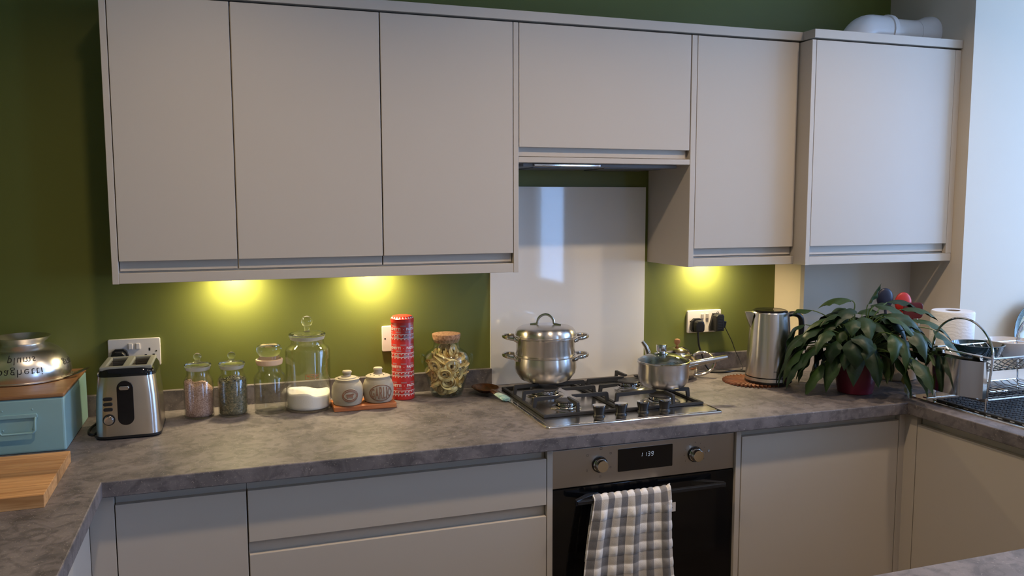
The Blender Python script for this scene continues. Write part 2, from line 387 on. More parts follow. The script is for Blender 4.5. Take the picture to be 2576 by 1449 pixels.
# boiler cupboard
t = thing('boiler_cupboard', 'deeper cashmere boiler cupboard with one door against the window wall', 'cabinet', (3.2, 0, 0), group='wall cabinets')
BD = -.3574
MB().box(-.302, .333, BD+.024, -.002, 1.3655, ZT+.004).build('body', CABDARK, t, smooth=0)
d = MB().box(-.3002, .3045, BD, BD+.019, 1.398, ZT, .0012).build('door', CAB, t)
MB().box(-.3002, .3045, BD+.0165, BD+.0235, 1.3685, 1.402, .0006).build('finger_pull', CAB, d)
MB().box(.3075, .3335, BD+.002, BD+.021, 1.3615, ZT, .001).build('filler_strip', CAB, t)
def cornice(poly, label):
    return tag(MB().prism(poly, 2.104, 2.133, 'z', .001).build('cornice', CAB), label, 'cornice', 'cornices on the wall cupboards')
f0, f1 = DC-.004, BD-.004
cornice([(.686, -.002), (.686, f0), (2.8875, f0), (2.8875, -.002)], 'long cashmere cornice strip on top of the shallow wall cupboards')
cornice([(2.888, -.002), (2.888, f1), (3.532, f1), (3.532, -.002)], 'short cashmere cornice on the boiler cupboard below the flue pipe')

# flue pipe on the boiler cupboard
t = thing('flue_pipe', 'white plastic flue elbow and pipe on top of the boiler cupboard', 'pipe', (3.20, -.20, 2.13))
zc, rr = .052, .053
pts = [(-.012, 0, -.028)]+[(-.012+.07-.07*math.cos(a), 0, -.02+.072*math.sin(a)) for a in [PI/2*k/10 for k in range(11)]]+[(.135, 0, .052)]
MB().tube(pts, .055, 24).build('elbow', PVC, t)
MB().tube([(.122, 0, .052), (.124, 0, .052), (.142, 0, .052), (.145, 0, .052)], [.055, .0595, .0595, .055], 24).build('collar', PVC, t)
MB().tube([(.13, 0, .052), (.31, 0, .052)], .0475, 24).build('pipe', PVC, t)
MB().tube([(.262, 0, .052), (.285, 0, .052), (.31, 0, .052), (.333, 0, .052)], [.049, .053, .064, .066], 24).build('wall_flange', PVC, t)

# ------------------------------------------------------------------ base units
FB = -.655
def front_panel(parent, name, x0, x1, z0, z1, y=FB):
    return MB().box(x0, x1, y, y+.019, z0, z1, .0012).build(name, CAB, parent)
def base_unit(name, x0, x1, label):
    t = thing(name, label, 'cabinet', ((x0+x1)/2, 0, 0), group='base cabinets'); h = (x1-x0)/2
    MB().box(-h+.0005, h-.0005, FB+.026, -.03, .12, .8715).build('body', CABDARK, t, smooth=0)
    MB().box(-h+.0005, h-.0005, FB+.0195, FB+.0255, .836, .8715, .0005).build('handle_rail', CAB, t)
    return t, h
t, h = base_unit('base_cabinet', .716, 1.0135, 'narrow base cupboard below the toaster with a single door'); front_panel(t, 'door', -h+GAP, h-GAP, .14, .8415)
t, h = base_unit('drawer_unit', 1.0135, 1.8085, 'wide base unit of three deep drawers beside the oven')
for z0, z1 in ((.7095, .8415), (.418, .677), (.14, .386)): front_panel(t, 'drawer', -h+GAP, h-GAP, z0, z1)
for z in (.6935, .402): MB().box(-h+.001, h-.001, FB+.0195, FB+.0255, z-.025, z+.025, .0005).build('handle_rail', CAB, t)
t, h = base_unit('base_cabinet', 2.4382, 3.036, 'corner base cupboard beside the oven with a single door'); front_panel(t, 'door', -h+GAP, h-GAP, .14, .8445)
for x0, x1, lab in ((1.8092, 1.8262, 'thin base end panel between the drawers and the oven'), (2.4205, 2.4377, 'thin base end panel between the oven and the corner cupboard')):
    tag(MB().box(x0, x1, FB+.001, -.03, 0, .8715, .001).build('end_panel', CAB), lab, 'panel', 'base end panels')
# corner posts
tag(MB().box(.661, .7155, FB, FB+.019, .14, .8715, .001).build('corner_post', CAB), 'cashmere corner post below the chopping board corner', 'panel', 'corner posts')
tag(MB().prism([(3.0365, FB+.02), (3.0365, FB), (3.0595, FB), (3.0595, -.7040), (3.0785, -.7040), (3.0785, FB+.02)], .14, .8715, 'z', .001).build('corner_post', CAB), 'cashmere corner post in the corner below the dish rack', 'panel', 'corner posts')
# right-hand run (under the window) and left-hand run, peninsula carcass
def side_unit(name, xf, back, y0, y1, label, sgn, doors):
    t = thing(name, label, 'cabinet', (xf, (y0+y1)/2, 0), group='base cabinets'); h = (y1-y0)/2
    xs = sorted((sgn*.026, back-xf))
    MB().box(xs[0], xs[1], -h+.0005, h-.0005, .12, .8715).build('body', CABDARK, t, smooth=0)
    xs = sorted((sgn*.0195, sgn*.0255)); MB().box(xs[0], xs[1], -h+.0005, h-.0005, .83, .8715, .0005).build('handle_rail', CAB, t)
    xs = sorted((0, sgn*.019)); n = doors
    for k in range(n):
        a = -h+2*h*k/n+GAP; b = -h+2*h*(k+1)/n-GAP
        MB().box(xs[0], xs[1], a, b, .14, .8415, .0012).build('door', CAB, t)
    return t
side_unit('base_cabinet', 3.0595, 3.5, -1.60, -.7045, 'base cupboard below the sink drainer and dish rack', 1, 1)
side_unit('base_cabinet', .6610, .08, -1.25, -.6555, 'base cupboard below the wooden chopping board', -1, 1)
side_unit('base_cabinet', .6610, .08, -1.85, -1.251, 'base cupboard past the chopping board on the return', -1, 1)
side_unit('base_cabinet', .6610, .08, -2.34, -1.851, 'base cupboard at the open end of the return', -1, 1)
tag(MB().box(.64, 3.08, -.60, -.58, -.02, .118).build('plinth', CAB, smooth=0), 'cashmere plinth along the floor below the oven run', 'plinth')
t = thing('peninsula_unit', 'cashmere peninsula carcass under the worktop end beside the window', 'cabinet', (2.35, -1.97, 0))
MB().box(-.70, .69, -.28, .28, -.02, .8715, .001).build('body', CAB, t)

# ------------------------------------------------------------------ oven
t = thing('built_in_oven', 'built-in black glass oven with steel control panel', 'oven', (2.1234, 0, 0)); OX = .2965; YO = -.6455
MB().box(-OX+.004, OX-.004, YO+.02, -.06, .27, .866).build('body', CABDARK, t, smooth=0)
cp = MB().box(-OX, OX, YO, YO+.022, .7480, .8580, .001).build('control_panel', mat('oven_steel', (.46, .44, .42), .30, metal=1), t)
ds = MB().prism(rrect(.177, .0665, .002, 3, -.0042, .8105), YO-.0012, YO+.001, 'y').build('display', BLACKG, cp)
dg = MB(); LED = mat('led_digits', (.5, .55, .6), .5, emit=((.62, .70, .82), .55))
def seg_digit(mb, ch, cx, cz, w=.0058, h=.0115, t=.0011):
    SEG = {'1': 'bc', '3': 'abgcd', '9': 'abcdfg'}[ch]; sh = .12
    def bar(x0, z0, x1, z1):
        d = Vector((x1-x0, 0, z1-z0)).normalized(); n = Vector((-d.z, 0, d.x))*t/2
        q = [Vector((x0+sh*z0, 0, z0))+n, Vector((x1+sh*z1, 0, z1))+n, Vector((x1+sh*z1, 0, z1))-n, Vector((x0+sh*z0, 0, z0))-n]
        mb.add([(cx+p.x, YO-.0016, cz+p.z) for p in q], [(0, 1, 2, 3)])
    W, H = w/2, h/2; g = .0006
    L = dict(a=(-W+g, H, W-g, H), g=(-W+g, 0, W-g, 0), d=(-W+g, -H, W-g, -H), b=(W, g, W, H-g), c=(W, -H+g, W, -g), f=(-W, g, -W, H-g), e=(-W, -H+g, -W, -g))
    for s_ in SEG: bar(*L[s_])
for ch, dx in (('1', -.0085), ('1', .0052), ('3', .0165), ('9', .0275)): seg_digit(dg, ch, dx-.010, .8215)
dg.build('clock_digits', LED, ds, smooth=0, fixn=False)
for kx, kz in ((-.150, .8055), (.160, .8045)):
    k = MB().lathe([(0, 0), (.0205, 0), (.0205, .004), (.0185, .006), (.0180, .021), (.0165, .0235), (0, .0240)], 32, Matrix.Translation((kx, YO-.0002, kz)) @ Matrix.Rotation(PI/2, 4, 'X')).build('control_knob', STEELP, cp)
    MB().lathe([(.0212, 0), (.0235, 0), (.0235, .0025), (.0212, .0025), (.0212, 0)], 32, Matrix.Translation((kx, YO, kz)) @ Matrix.Rotation(PI/2, 4, 'X')).build('collar', BLACKP, k)
mk = MB(); MK = mat('panel_print', (.05, .05, .055), .5)
for (dx, dz, s_) in ((-.038, .030, .006), (.004, .046, .007), (.034, .030, .006), (-.040, -.014, .005), (.034, -.012, .005), (.002, -.036, .005)):
    for (a, b) in ((0, s_), ): 
        o_ = rrect(s_, s_, s_*.12, 2, -.150+dx, .8055+dz); i_ = rrect(s_*.74, s_*.74, s_*.1, 2, -.150+dx, .8055+dz)
        n = len(o_); mk.add([(p[0], YO-.0004, p[1]) for p in o_+i_], [(k, (k+1) % n, n+(k+1) % n, n+k) for k in range(n)])
for k in range(9):
    a = math.radians(210-k*30); c_ = circle(.0011, 8, .160+.036*math.cos(a), .8045+.036*math.sin(a)); mk.add([(p[0], YO-.0004, p[1]) for p in c_], [tuple(range(8))])
mk.build('dial_marks', MK, cp, smooth=0, fixn=False)['kind'] = 'stuff'
MB().lathe([(0, 0), (.0042, 0), (.0035, .002), (0, .0022)], 16, Matrix.Translation((.2065, YO, .8105)) @ Matrix.Rotation(PI/2, 4, 'X')).build('indicator_lamp', mat('lamp_grey', (.35, .34, .33), .3), cp)
dr = MB().box(-OX, OX, YO+.002, YO+.022, .27, .7440, .001).build('door', BLACKG, t)
hb = MB()
hb.prism([(-.236, YO-.046), (.240, YO-.046), (.240, YO-.040), (.226, YO-.032), (-.222, YO-.032), (-.236, YO-.040)], .7105, .7205, 'z', .001)
for sx in (-1, 1):
    hb.prism([(sx*.240, YO-.046), (sx*.240, YO-.032), (sx*.190, YO+.003), (sx*.150, YO+.003)], .7085, .7235, 'z', .001)
hb.build('handle', mat('handle_black', (.016, .016, .017), .3), dr)
st = MB().box(.055, .0985, YO-.0006, YO+.001, .6365, .6640, .0002).build('warning_sticker', mat('sticker_white', (.62, .60, .58), .5), dr)
tx = MB(); text_to(tx, 'this oven.', lambda x, y, z: (.0785+x, YO-.0009, .6490+y), size=.0062, offset=.0001); text_to(tx, 'ce.', lambda x, y, z: (.066+x, YO-.0009, .6420+y), size=.0062, offset=.0001)
tx.build('sticker_print', mat('print_black', (.03, .03, .03), .6), st, smooth=0, fixn=False)

# tea towel over the oven handle
def towel_mat():
    m = bpy.data.materials.new('checked_towel'); m.use_nodes = True; nt = m.node_tree; b = nt.nodes['Principled BSDF']
    uv = nt.nodes.new('ShaderNodeUVMap'); sp = nt.nodes.new('ShaderNodeSeparateXYZ'); nt.links.new(uv.outputs[0], sp.inputs[0])
    def stripe(out, period, duty, off=0):
        a = nt.nodes.new('ShaderNodeMath'); a.operation = 'MULTIPLY_ADD'; nt.links.new(out, a.inputs[0]); a.inputs[1].default_value = 1/period; a.inputs[2].default_value = off
        fr = nt.nodes.new('ShaderNodeMath'); fr.operation = 'FRACT'; nt.links.new(a.outputs[0], fr.inputs[0])
        l = nt.nodes.new('ShaderNodeMath'); l.operation = 'LESS_THAN'; nt.links.new(fr.outputs[0], l.inputs[0]); l.inputs[1].default_value = duty; return l.outputs[0]
    sx = stripe(sp.outputs[0], .0455, .48, .83); sy = stripe(sp.outputs[1], .0550, .50, .2)
    def mix(f, a, c):
        x = nt.nodes.new('ShaderNodeMix'); x.data_type = 'RGBA'; nt.links.new(f, x.inputs['Factor'])
        for k, v in ((6, a), (7, c)):
            if isinstance(v, tuple): x.inputs[k].default_value = (*v, 1)
            else: nt.links.new(v, x.inputs[k])
        return x.outputs[2]
    dark = mix(sy, (.165, .160, .165), (.27, .26, .26)); light = mix(sy, (.56, .51, .45), (.86, .83, .80))
    c = mix(sx, light, dark)
    nt.links.new(c, b.inputs['Base Color']); b.inputs['Roughness'].default_value = .9; b.inputs['Sheen Weight'].default_value = .3
    tc = nt.nodes.new('ShaderNodeTexCoord'); n = nt.nodes.new('ShaderNodeTexNoise'); n.inputs['Scale'].default_value = 700
    nt.links.new(tc.outputs['Object'], n.inputs['Vector']); bp = nt.nodes.new('ShaderNodeBump'); bp.inputs['Strength'].default_value = .6; bp.inputs['Distance'].default_value = .002
    nt.links.new(n.outputs['Fac'], bp.inputs['Height']); nt.links.new(bp.outputs[0], b.inputs['Normal']); return m
t = thing('tea_towel', 'white tea towel with grey checks hanging over the oven handle', 'towel', (2.054, YO-.039, .7205))
NU, NV = 96, 150; verts = []; faces = []; uvs = []
LB, LF = .20, .33            # lengths behind and in front of the bar
for j in range(NV+1):
    s_ = -LB+(LB+LF)*j/NV
    for i in range(NU+1):
        u = i/NU-.5
        rad = .0125
        if s_ < -.016: y, z, drop = rad, s_+.016, -(s_+.016)
        elif s_ > .016: y, z, drop = -rad, -(s_-.016), s_-.016
        else:
            a = s_/.016*PI/2; y, z, drop = -rad*math.sin(a), rad*math.cos(a)*.75, 0
        wdt = .240+.060*min(1, max(0, drop)/.30)
        x = u*wdt+(-.010*drop/.3 if s_ > 0 else .006)-.006*math.sin(drop*9)
        fold = .0045*math.sin(u*15+1.2+drop*2)+.003*math.sin(u*31+.5)
        amp = min(1, drop/.05)
        if s_ > 0: y += -(fold+.004)*amp-.004*drop/.3
        else: y = max(y-.0035*amp, .006)+.003*math.sin(u*20)*amp
        if u > .40 and abs(s_) < .05: z += .006*(u-.40)/.1; y -= .004*(u-.4)/.1
        uu, vv = u*.265, s_
        fx = (uu/.0455+.83) % 1; fy = (vv/.0550+.2) % 1
        puff = .0040*(math.sin(PI*min(1, (fx % .5)/.5))**.5)*(math.sin(PI*min(1, (fy % .5)/.5))**.5)*(1 if (fy < .5) else .35)
        if s_ > .016: y -= puff
        elif abs(s_) <= .016: z += puff
        verts.append((x, y, z)); uvs.append((uu, vv))
for j in range(NV):
    for i in range(NU): a = j*(NU+1)+i; faces.append((a, a+1, a+NU+2, a+NU+1))
mb = MB(); mb.add(verts, faces); o = mb.build('cloth', towel_mat(), t, smooth=180, fixn=False)
ul = o.data.uv_layers.new(name='UVMap')
for lp in o.data.loops: ul.data[lp.index].uv = uvs[lp.vertex_index]
sm = o.modifiers.new('thickness', 'SOLIDIFY'); sm.thickness = .0016; sm.offset = 1

# ------------------------------------------------------------------ gas hob
t = thing('gas_hob', 'stainless gas hob with four burners and black pan supports', 'hob', (2.1153, -.340, WT)); HX, HY = .2895, .2655
MB().prism(rrect(2*HX, 2*HY, .012, 5), -.002, .006, 'z', .003, 3).build('rim', STEELP, t)
MB().prism(rrect(2*HX-.022, 2*HY-.022, .010, 5), .0045, .0068, 'z', .001).build('hob_plate', STEELD, t)
BURN = [(-.150, .115, .043), (-.150, -.070, .027), (.170, -.095, .036), (.165, .125, .034)]
for (bx_, by_, br) in BURN:
    b = MB().lathe([(0, .006), (br+.024, .0068), (br+.020, .010), (br+.006, .011), (br+.004, .013)], 36, Matrix.Translation((bx_, by_, 0))).build('burner', STEELD, t)
    MB().lathe([(br*.9, .009), (br, .010), (br+.002, .0245), (br-.004, .026), (0, .026)], 36, Matrix.Translation((bx_, by_, 0))).build('burner_crown', CHROME, b)
    teeth = MB()
    for k in range(28):
        a = 2*PI*k/28; teeth.box(br-.001, br+.0030, -.0010, .0010, .0225, .0270, T=Matrix.Translation((bx_, by_, 0)) @ Matrix.Rotation(a, 4, 'Z'))
    teeth.build('flame_ports', BLACKP, b, smooth=0)['kind'] = 'stuff'
    MB().lathe([(0, .0255), (br+.0035, .0255), (br+.0045, .0285), (br+.001, .0315), (0, .0325)], 36, Matrix.Translation((bx_, by_, 0))).build('burner_cap', mat('burner_cap', (.03, .03, .033), .5), b)
def pan_support(x0, x1, y0, y1, burners, side):
    ps = MB(); w_ = .011; z0, z1, zt = .0075, .0155, .046
    ps.box(x0, x1, y0, y0+w_, z0, z1, .001); ps.box(x0, x1, y1-w_, y1, z0, z1, .001)
    ps.box(x0, x0+w_, y0+w_, y1-w_, z0, z1, .001); ps.box(x1-w_, x1, y0+w_, y1-w_, z0, z1, .001)
    o = ps.build('pan_support', IRON, t)
    def finger(p, d, L):
        d = Vector((d[0], d[1], 0)); n = Vector((-d.y, d.x, 0))*.0042; p = Vector((p[0], p[1], 0)); b_ = MB()
        prof = [(0, z0+.002), (.010, z0+.002), (.014, zt-.012), (L-.012, zt-.009), (L, zt-.004), (L, zt), (.007, zt), (.004, zt-.003)]
        v = [tuple(p+d*a+n+Vector((0, 0, z))) for a, z in prof]+[tuple(p+d*a-n+Vector((0, 0, z))) for a, z in prof]; m_ = len(prof)
        b_.add(v, [tuple(range(m_)), tuple(range(2*m_-1, m_-1, -1))]+[(k, (k+1) % m_, m_+(k+1) % m_, m_+k) for k in range(m_)])
        b_.build('support_finger', IRON, o, smooth=0)
    for (bx_, by_, br) in burners:
        g = .022
        finger((x0+.001, by_), (1, 0), bx_-x0-g); finger((x1-.001, by_), (-1, 0), x1-bx_-g)
        if by_ > .02: finger((bx_, y1-.001), (0, -1), y1-by_-g)
        else: finger((bx_, y0+.001), (0, 1), by_-y0-g)
    ym = .028
    for (bx_, by_, br) in burners[:1]:
        finger((x0+.001, ym), (1, 0), .075); finger((x1-.001, ym), (-1, 0), .12)
pan_support(-.262, -.002, -.172, .232, BURN[:2], 0); pan_support(.004, .274, -.178, .232, BURN[2:], 1)
for kx in (-.0985, -.0265, .0475, .1205):
    k = MB().lathe([(0, .006), (.0185, .006), (.018, .010), (.0145, .014), (.0170, .026), (.0195, .037), (.0195, .0400), (0, .0400)], 28, Matrix.Translation((kx, -.205, 0))).build('knob', BLACKP, t)
    MB().lathe([(.0198, .0390), (.0195, .0420), (.0165, .0428), (0, .0424)], 28, Matrix.Translation((kx, -.205, 0))).build('knob_cap', CHROME, k)

# ------------------------------------------------------------------ steamer pot
ZS = .9565
t = thing('steamer_pot', 'stacked stainless steamer pan with domed lid on the back burner', 'pan', (1.985, -.182, ZS))
def loop_handle(mb, r0, z, s, w=.086, out=.046, thick=.0046):
    pts = [(s*(r0-.006), -w/2-.006, z-.007), (s*(r0+.004), -w/2, z-.004)]
    for k in range(11):
        a = -PI/2+PI*k/10; pts.append((s*(r0+.008+out*.78*math.cos(a)), w/2*math.sin(a), z+.004*math.cos(a)))
    pts += [(s*(r0+.004), w/2, z-.004), (s*(r0-.006), w/2+.006, z-.007)]
    return mb.tube(pts, thick, 8, flat=1.35, up=(0, 0, 1))
pot = MB().lathe([(0, .001), (.070, 0), (.084, .006), (.100, .028), (.1045, .045), (.1035, .065), (.1005, .083), (.1045, .0862), (.1045, .0882), (.0995, .0888), (.0975, .082), (.1, .05), (.08, .01), (0, .006)], 56).build('pot', STEEL, t)
tier = MB().lathe([(.096, .078), (.0985, .086), (.0985, .142), (.1005, .146), (.1045, .1480), (.1045, .1502), (.0985, .1505), (.0965, .14), (.0955, .080), (.096, .078)], 56).build('steamer_tier', STEEL, t)
lid = MB().lathe([(.1050, .1500), (.1055, .1530), (.1020, .1545), (.1015, .1620), (.0985, .1705), (.0925, .1775), (.083, .1820), (.065, .1855), (.03, .1880), (0, .1885)], 56).build('lid', STEEL, t)
ang = -yaw+.03
for par, z in ((pot, .083), (tier, .146)):
    for s in (-1, 1):
        mb = MB(); loop_handle(mb, .0985, z, s); hnd = mb.build('handle', STEELP, par); hnd.rotation_euler = (0, 0, ang)
hp = [(-.052, 0, .1862), (-.040, 0, .1880), (-.031, 0, .1900)]+[(-.028*math.cos(a), 0, .193+.029*math.sin(a)) for a in [PI*k/12 for k in range(13)]]+[(.031, 0, .1900), (.040, 0, .1880), (.052, 0, .1862)]
hh = MB().tube(hp, .0042, 8, flat=.55, up=(0, 1, 0)).build('lid_handle', STEELP, lid); hh.rotation_euler = (0, 0, -.55)

# ------------------------------------------------------------------ saucepan
t = thing('saucepan', 'stainless saucepan with glass lid on the front burner', 'pan', (2.3144, -.393, ZS))
body = MB().lathe([(0, .001), (.060, 0), (.070, .004), (.0795, .018), (.0815, .035), (.0815, .072), (.0850, .0785), (.0850, .0805), (.081, .080), (.0795, .07), (.0795, .03), (.066, .008), (0, .005)], 52).build('body', STEEL, t)
lid = MB().lathe([(.0855, .0815), (.0855, .0838), (.0825, .0845), (.0815, .0815), (.0855, .0815)], 52).build('lid_rim', STEELP, t)
LIDG = glass_thin('lid_glass', (.42, .50, .48), 2.2)
MB().lathe([(.0830, .0835), (.072, .092), (.055, .0995), (.035, .1045), (.018, .1065), (0, .1070)], 52).build('lid_glass', LIDG, t)
kn = MB().lathe([(0, .106), (.022, .106), (.0225, .1085), (.014, .1110), (.0135, .1130), (.0165, .1160), (.0172, .1330), (.0165, .1360), (.010, .1375), (0, .1375)], 30, Matrix.Translation((-.008, 0, 0))).build('lid_knob', CHROME, t)
dots = MB()
for k in range(9):
    a = -PI/2-.2+k*.16; r_ = .074
    dots.lathe([(0, .0003), (.0016, 0)], 8, Matrix.Translation((r_*math.cos(a), r_*math.sin(a), .0915)))
dots.build('strainer_hole_shade', BLACKP, t, smooth=0)['kind'] = 'stuff'  # black discs on the glass, shade of open holes put into colour
hp = [(.080, 0, .066), (.095, 0, .0675), (.13, 0, .071), (.19, 0, .0775), (.232, 0, .082)]
hd = MB().tube(hp, [.0075, .0095, .0105, .0105, .0095], 12, flat=.7, up=(0, 0, 1)).build('handle', STEELP, t); hd.rotation_euler = (0, 0, -.03)
hu = MB().tube([(.078, 0, .050), (.10, 0, .058), (.15, 0, .0665), (.205, 0, .073)], [.007, .0065, .0065, .004], 10).build('handle_underside', STEELP, t); hu.rotation_euler = (0, 0, -.03)

# ------------------------------------------------------------------ teapot
t = thing('teapot', 'small shiny steel teapot with wooden lid knob behind the saucepan', 'teapot', (2.530, -.106, WT), -.32); t.scale = (1.10, 1.10, 1.12)
MB().lathe([(0, .001), (.046, 0), (.055, .004), (.066, .022), (.0705, .042), (.068, .060), (.056, .077), (.044, .0845), (0, .0845)], 44).build('body', STEELP, t)
ld = MB().lathe([(.0435, .0835), (.0445, .086), (.040, .092), (.026, .100), (.010, .1045), (0, .105)], 40).build('lid', STEELP, t)
MB().lathe([(0, .104), (.0035, .104), (.0040, .109), (.0085, .113), (.0105, .120), (.0085, .1275), (0, .130)], 20).build('knob', wood('knob_wood', (.28, .12, .05), (.45, .22, .1), 8), ld)
MB().tube(smooth_path([(-.052, 0, .035), (-.080, 0, .048), (-.092, 0, .072), (-.103, 0, .102), (-.116, 0, .121)], 5), [.016-.0098*k/20 for k in range(21)], 14).build('spout', STEELP, t)
MB().tube(smooth_path([(.048, 0, .068), (.066, 0, .081), (.095, 0, .083), (.122, 0, .064), (.124, 0, .040), (.104, 0, .018), (.072, 0, .008), (.052, 0, .012)], 5), .0052, 10).build('handle', STEELP, t)

# ------------------------------------------------------------------ kettle and wooden trivet
t = thing('wooden_trivet', 'round sunburst wooden trivet under the kettle', 'trivet', (2.750, -.262, WT))
NS = 44
for k in range(NS):
    a = 2*PI*k/NS; s_ = MB().prism([(.030, -.0030), (.085, -.0062), (.098, -.0040), (.107, -.0005), (.098, .0040), (.085, .0062), (.030, .0030)], 0, .0075, 'z', .0008)
    if k == 0: base_m = s_.mesh('slat', TRIVW)
    o = bpy.data.objects.new('slat', base_m); COL.objects.link(o); o.parent = t; o.rotation_euler = (math.radians(10), 0, a)
    o.location = (0, 0, .0012)
MB().lathe([(0, 0), (.050, 0), (.050, .0065), (0, .0065)], 32).build('hub', TRIVW, t)
t = thing('electric_kettle', 'brushed steel electric kettle with black handle on the wooden trivet', 'kettle', (2.789, -.296, WT+.009), -yaw)
MB().lathe([(0, 0), (.079, 0), (.081, .004), (.081, .008), (.0795, .010), (.0795, .020), (.076, .021), (.076, .024), (0, .024)], 48).build('power_base', BLACKP, t)
bd = MB().lathe([(0, .0235), (.0785, .0235), (.0790, .027), (.0740, .12), (.0690, .200), (.0655, .246), (.0630, .249), (.058, .2495), (0, .2495)], 56).build('body', STEEL, t)
MB().lathe([(.0796, .0092), (.0803, .0092), (.0803, .0200), (.0796, .0200)], 48).build('base_ring', STEEL, t)
MB().lathe([(0, .249), (.0600, .249), (.0610, .252), (.054, .2555), (.050, .2545), (.02, .2570), (0, .2575)], 40).build('lid', BLACKG, t)
sp = MB(); sp.add([(-.060, -.024, .247), (-.060, .024, .247), (-.089, -.005, .249), (-.089, .005, .249), (-.0668, -.026, .236), (-.0668, .026, .236), (-.0685, -.010, .190), (-.0685, .010, .190), (-.083, -.004, .228), (-.083, .004, .228)],
    [(0, 2, 3, 1), (0, 4, 8, 2), (1, 3, 9, 5), (2, 8, 9, 3), (4, 6, 8), (5, 9, 7), (6, 7, 9, 8)]); sp.build('spout', STEEL, t, smooth=20)
MB().tube(smooth_path([(.058, 0, .236), (.082, 0, .240), (.104, 0, .232), (.112, 0, .205), (.110, 0, .12), (.104, 0, .062), (.092, 0, .044), (.074, 0, .046)], 5), .0125, 12, flat=.75).build('handle', BLACKP, t)
pr = MB()
for k in range(10):
    if k == 5: continue
    a = -PI/2+.10+(k-4.5)*.036; z0 = .047; r_ = .0782
    pr.add([((r_+.0004)*math.cos(a+da), (r_+.0004)*math.sin(a+da), z) for da, z in ((-.014, z0-.0012), (.014, z0-.0012), (.014, z0+.0012), (-.014, z0+.0012))], [(0, 1, 2, 3)])
pr.build('printed_mark', MATS['print_black'], t, smooth=0, fixn=False)

# ------------------------------------------------------------------ storage jars
def jar(name, label, x, y, r, hs, neck, hn, grp='glass storage jars'):
    """straight glass jar: radius r, shoulder height hs, neck radius and height"""
    t = thing(name, label, 'jar', (x, y, WT), group=grp); g = .0022
    prof = [(0, .0005), (r-.006, 0), (r-.001, .003), (r, .008), (r, hs-.012), (r-.003, hs-.004), (neck+.003, hs+.004), (neck, hs+.010), (neck, hn-.004), (neck+.004, hn)]
    MB().lathe(prof+[(neck-g, hn), (neck-g, hs+.008), (r-g-.003, hs-.006), (r-g, hs-.014), (r-g, .010), (r-.009, .006), (0, .006)], 44).build('glass', GLASS, t)
    return t
def ball_lid(t, neck, z, kr, kz, slope):
    l = MB().lathe([(0, z-.004), (neck-.004, z-.004), (neck-.001, z), (neck+.006, z+.012), (neck+.006, z+.015), (neck+.001, z+.0175), (.014, z+.021), (.0085, z+.024), (.0075, z+.027), (.0085, z+.030)]+
        [(kr*math.cos(a), kz+kr*math.sin(a)) for a in [-.95+(PI/2+.95)*k/9 for k in range(10)][:-1]]+[(0, kz+kr)], 40).build('stopper', GLASSS, t)
    MB().lathe([(neck-.0005, z-.002), (neck+.0045, z+.0095), (neck+.0052, z+.0095), (neck+.0005, z-.002)], 40).build('ground_rim', FROST, l)
    return l
j1 = jar('glass_jar', 'small glass jar with ball stopper, full of pinkish grains', .8897, -.1289, .0430, .120, .0325, .146); ball_lid(j1, .0325, .146, .0115, .1835, 0)
j2 = jar('glass_jar', 'small glass jar with ball stopper, full of green seeds', .9863, -.1373, .0430, .120, .0325, .146); ball_lid(j2, .0325, .146, .0115, .1835, 0)
j3 = jar('glass_jar', 'empty glass jar with flat bubble stopper and peach seal', 1.0958, -.1330, .0480, .120, .0345, .152)
MB().lathe([(0, .148), (.034, .148), (.0345, .150), (.030, .176), (.032, .180), (.0365, .188), (.0375, .198), (.034, .2055), (.026, .209), (0, .210)], 40).build('stopper', GLASSS, j3)
MB().lathe([(.0350, .1475), (.0385, .150), (.0405, .161), (.0400, .1645), (.036, .166), (.0350, .1475)], 40).build('seal_ring', SEALP, j3)
j4 = jar('glass_jar', 'tall wide glass jar with ball stopper, partly filled with white powder', 1.2108, -.1337, .0680, .198, .0500, .222)
ball_lid(j4, .0500, .222, .0175, .2755, 0)
pm = MB(); a0 = math.atan2(-2.7386+.1337, 1.0032-1.2108)+.18; r_ = .0684; PRN = mat('red_print', (.42, .13, .05), .5)
def on_cyl(r, a0, zc): return lambda x, y, z: ((r+z)*math.cos(a0+x/r), (r+z)*math.sin(a0+x/r), zc+y)
fo, fi = rrect(.042, .0155, .003, 3), rrect(.0395, .0130, .002, 3)
fn = on_cyl(r_, a0, .1135)
N_ = 40
def dense(poly, m=8): return [tuple(poly[k][c]+(poly[(k+1) % len(poly)][c]-poly[k][c])*q/m for c in (0, 1)) for k in range(len(poly)) for q in range(m)]
do, di = dense(fo), dense(fi); n = len(do)
pm.add([fn(p[0], p[1], 0) for p in do+di], [(k, (k+1) % n, n+(k+1) % n, n+k) for k in range(n)])
text_to(pm, 'SCG', lambda x, y, z: fn(x, y-.001, 0), size=.0105, offset=.0002, space=1.2)
for sx in (-1, 1): pm.add([fn(p[0]*sx, p[1], 0) for p in ((.016, .0045), (.004, -.0005+.004), (.006, .0025), (.016, -.001))], [(0, 1, 2, 3)])
pm.build('printed_badge', PRN, j4, smooth=0, fixn=False)

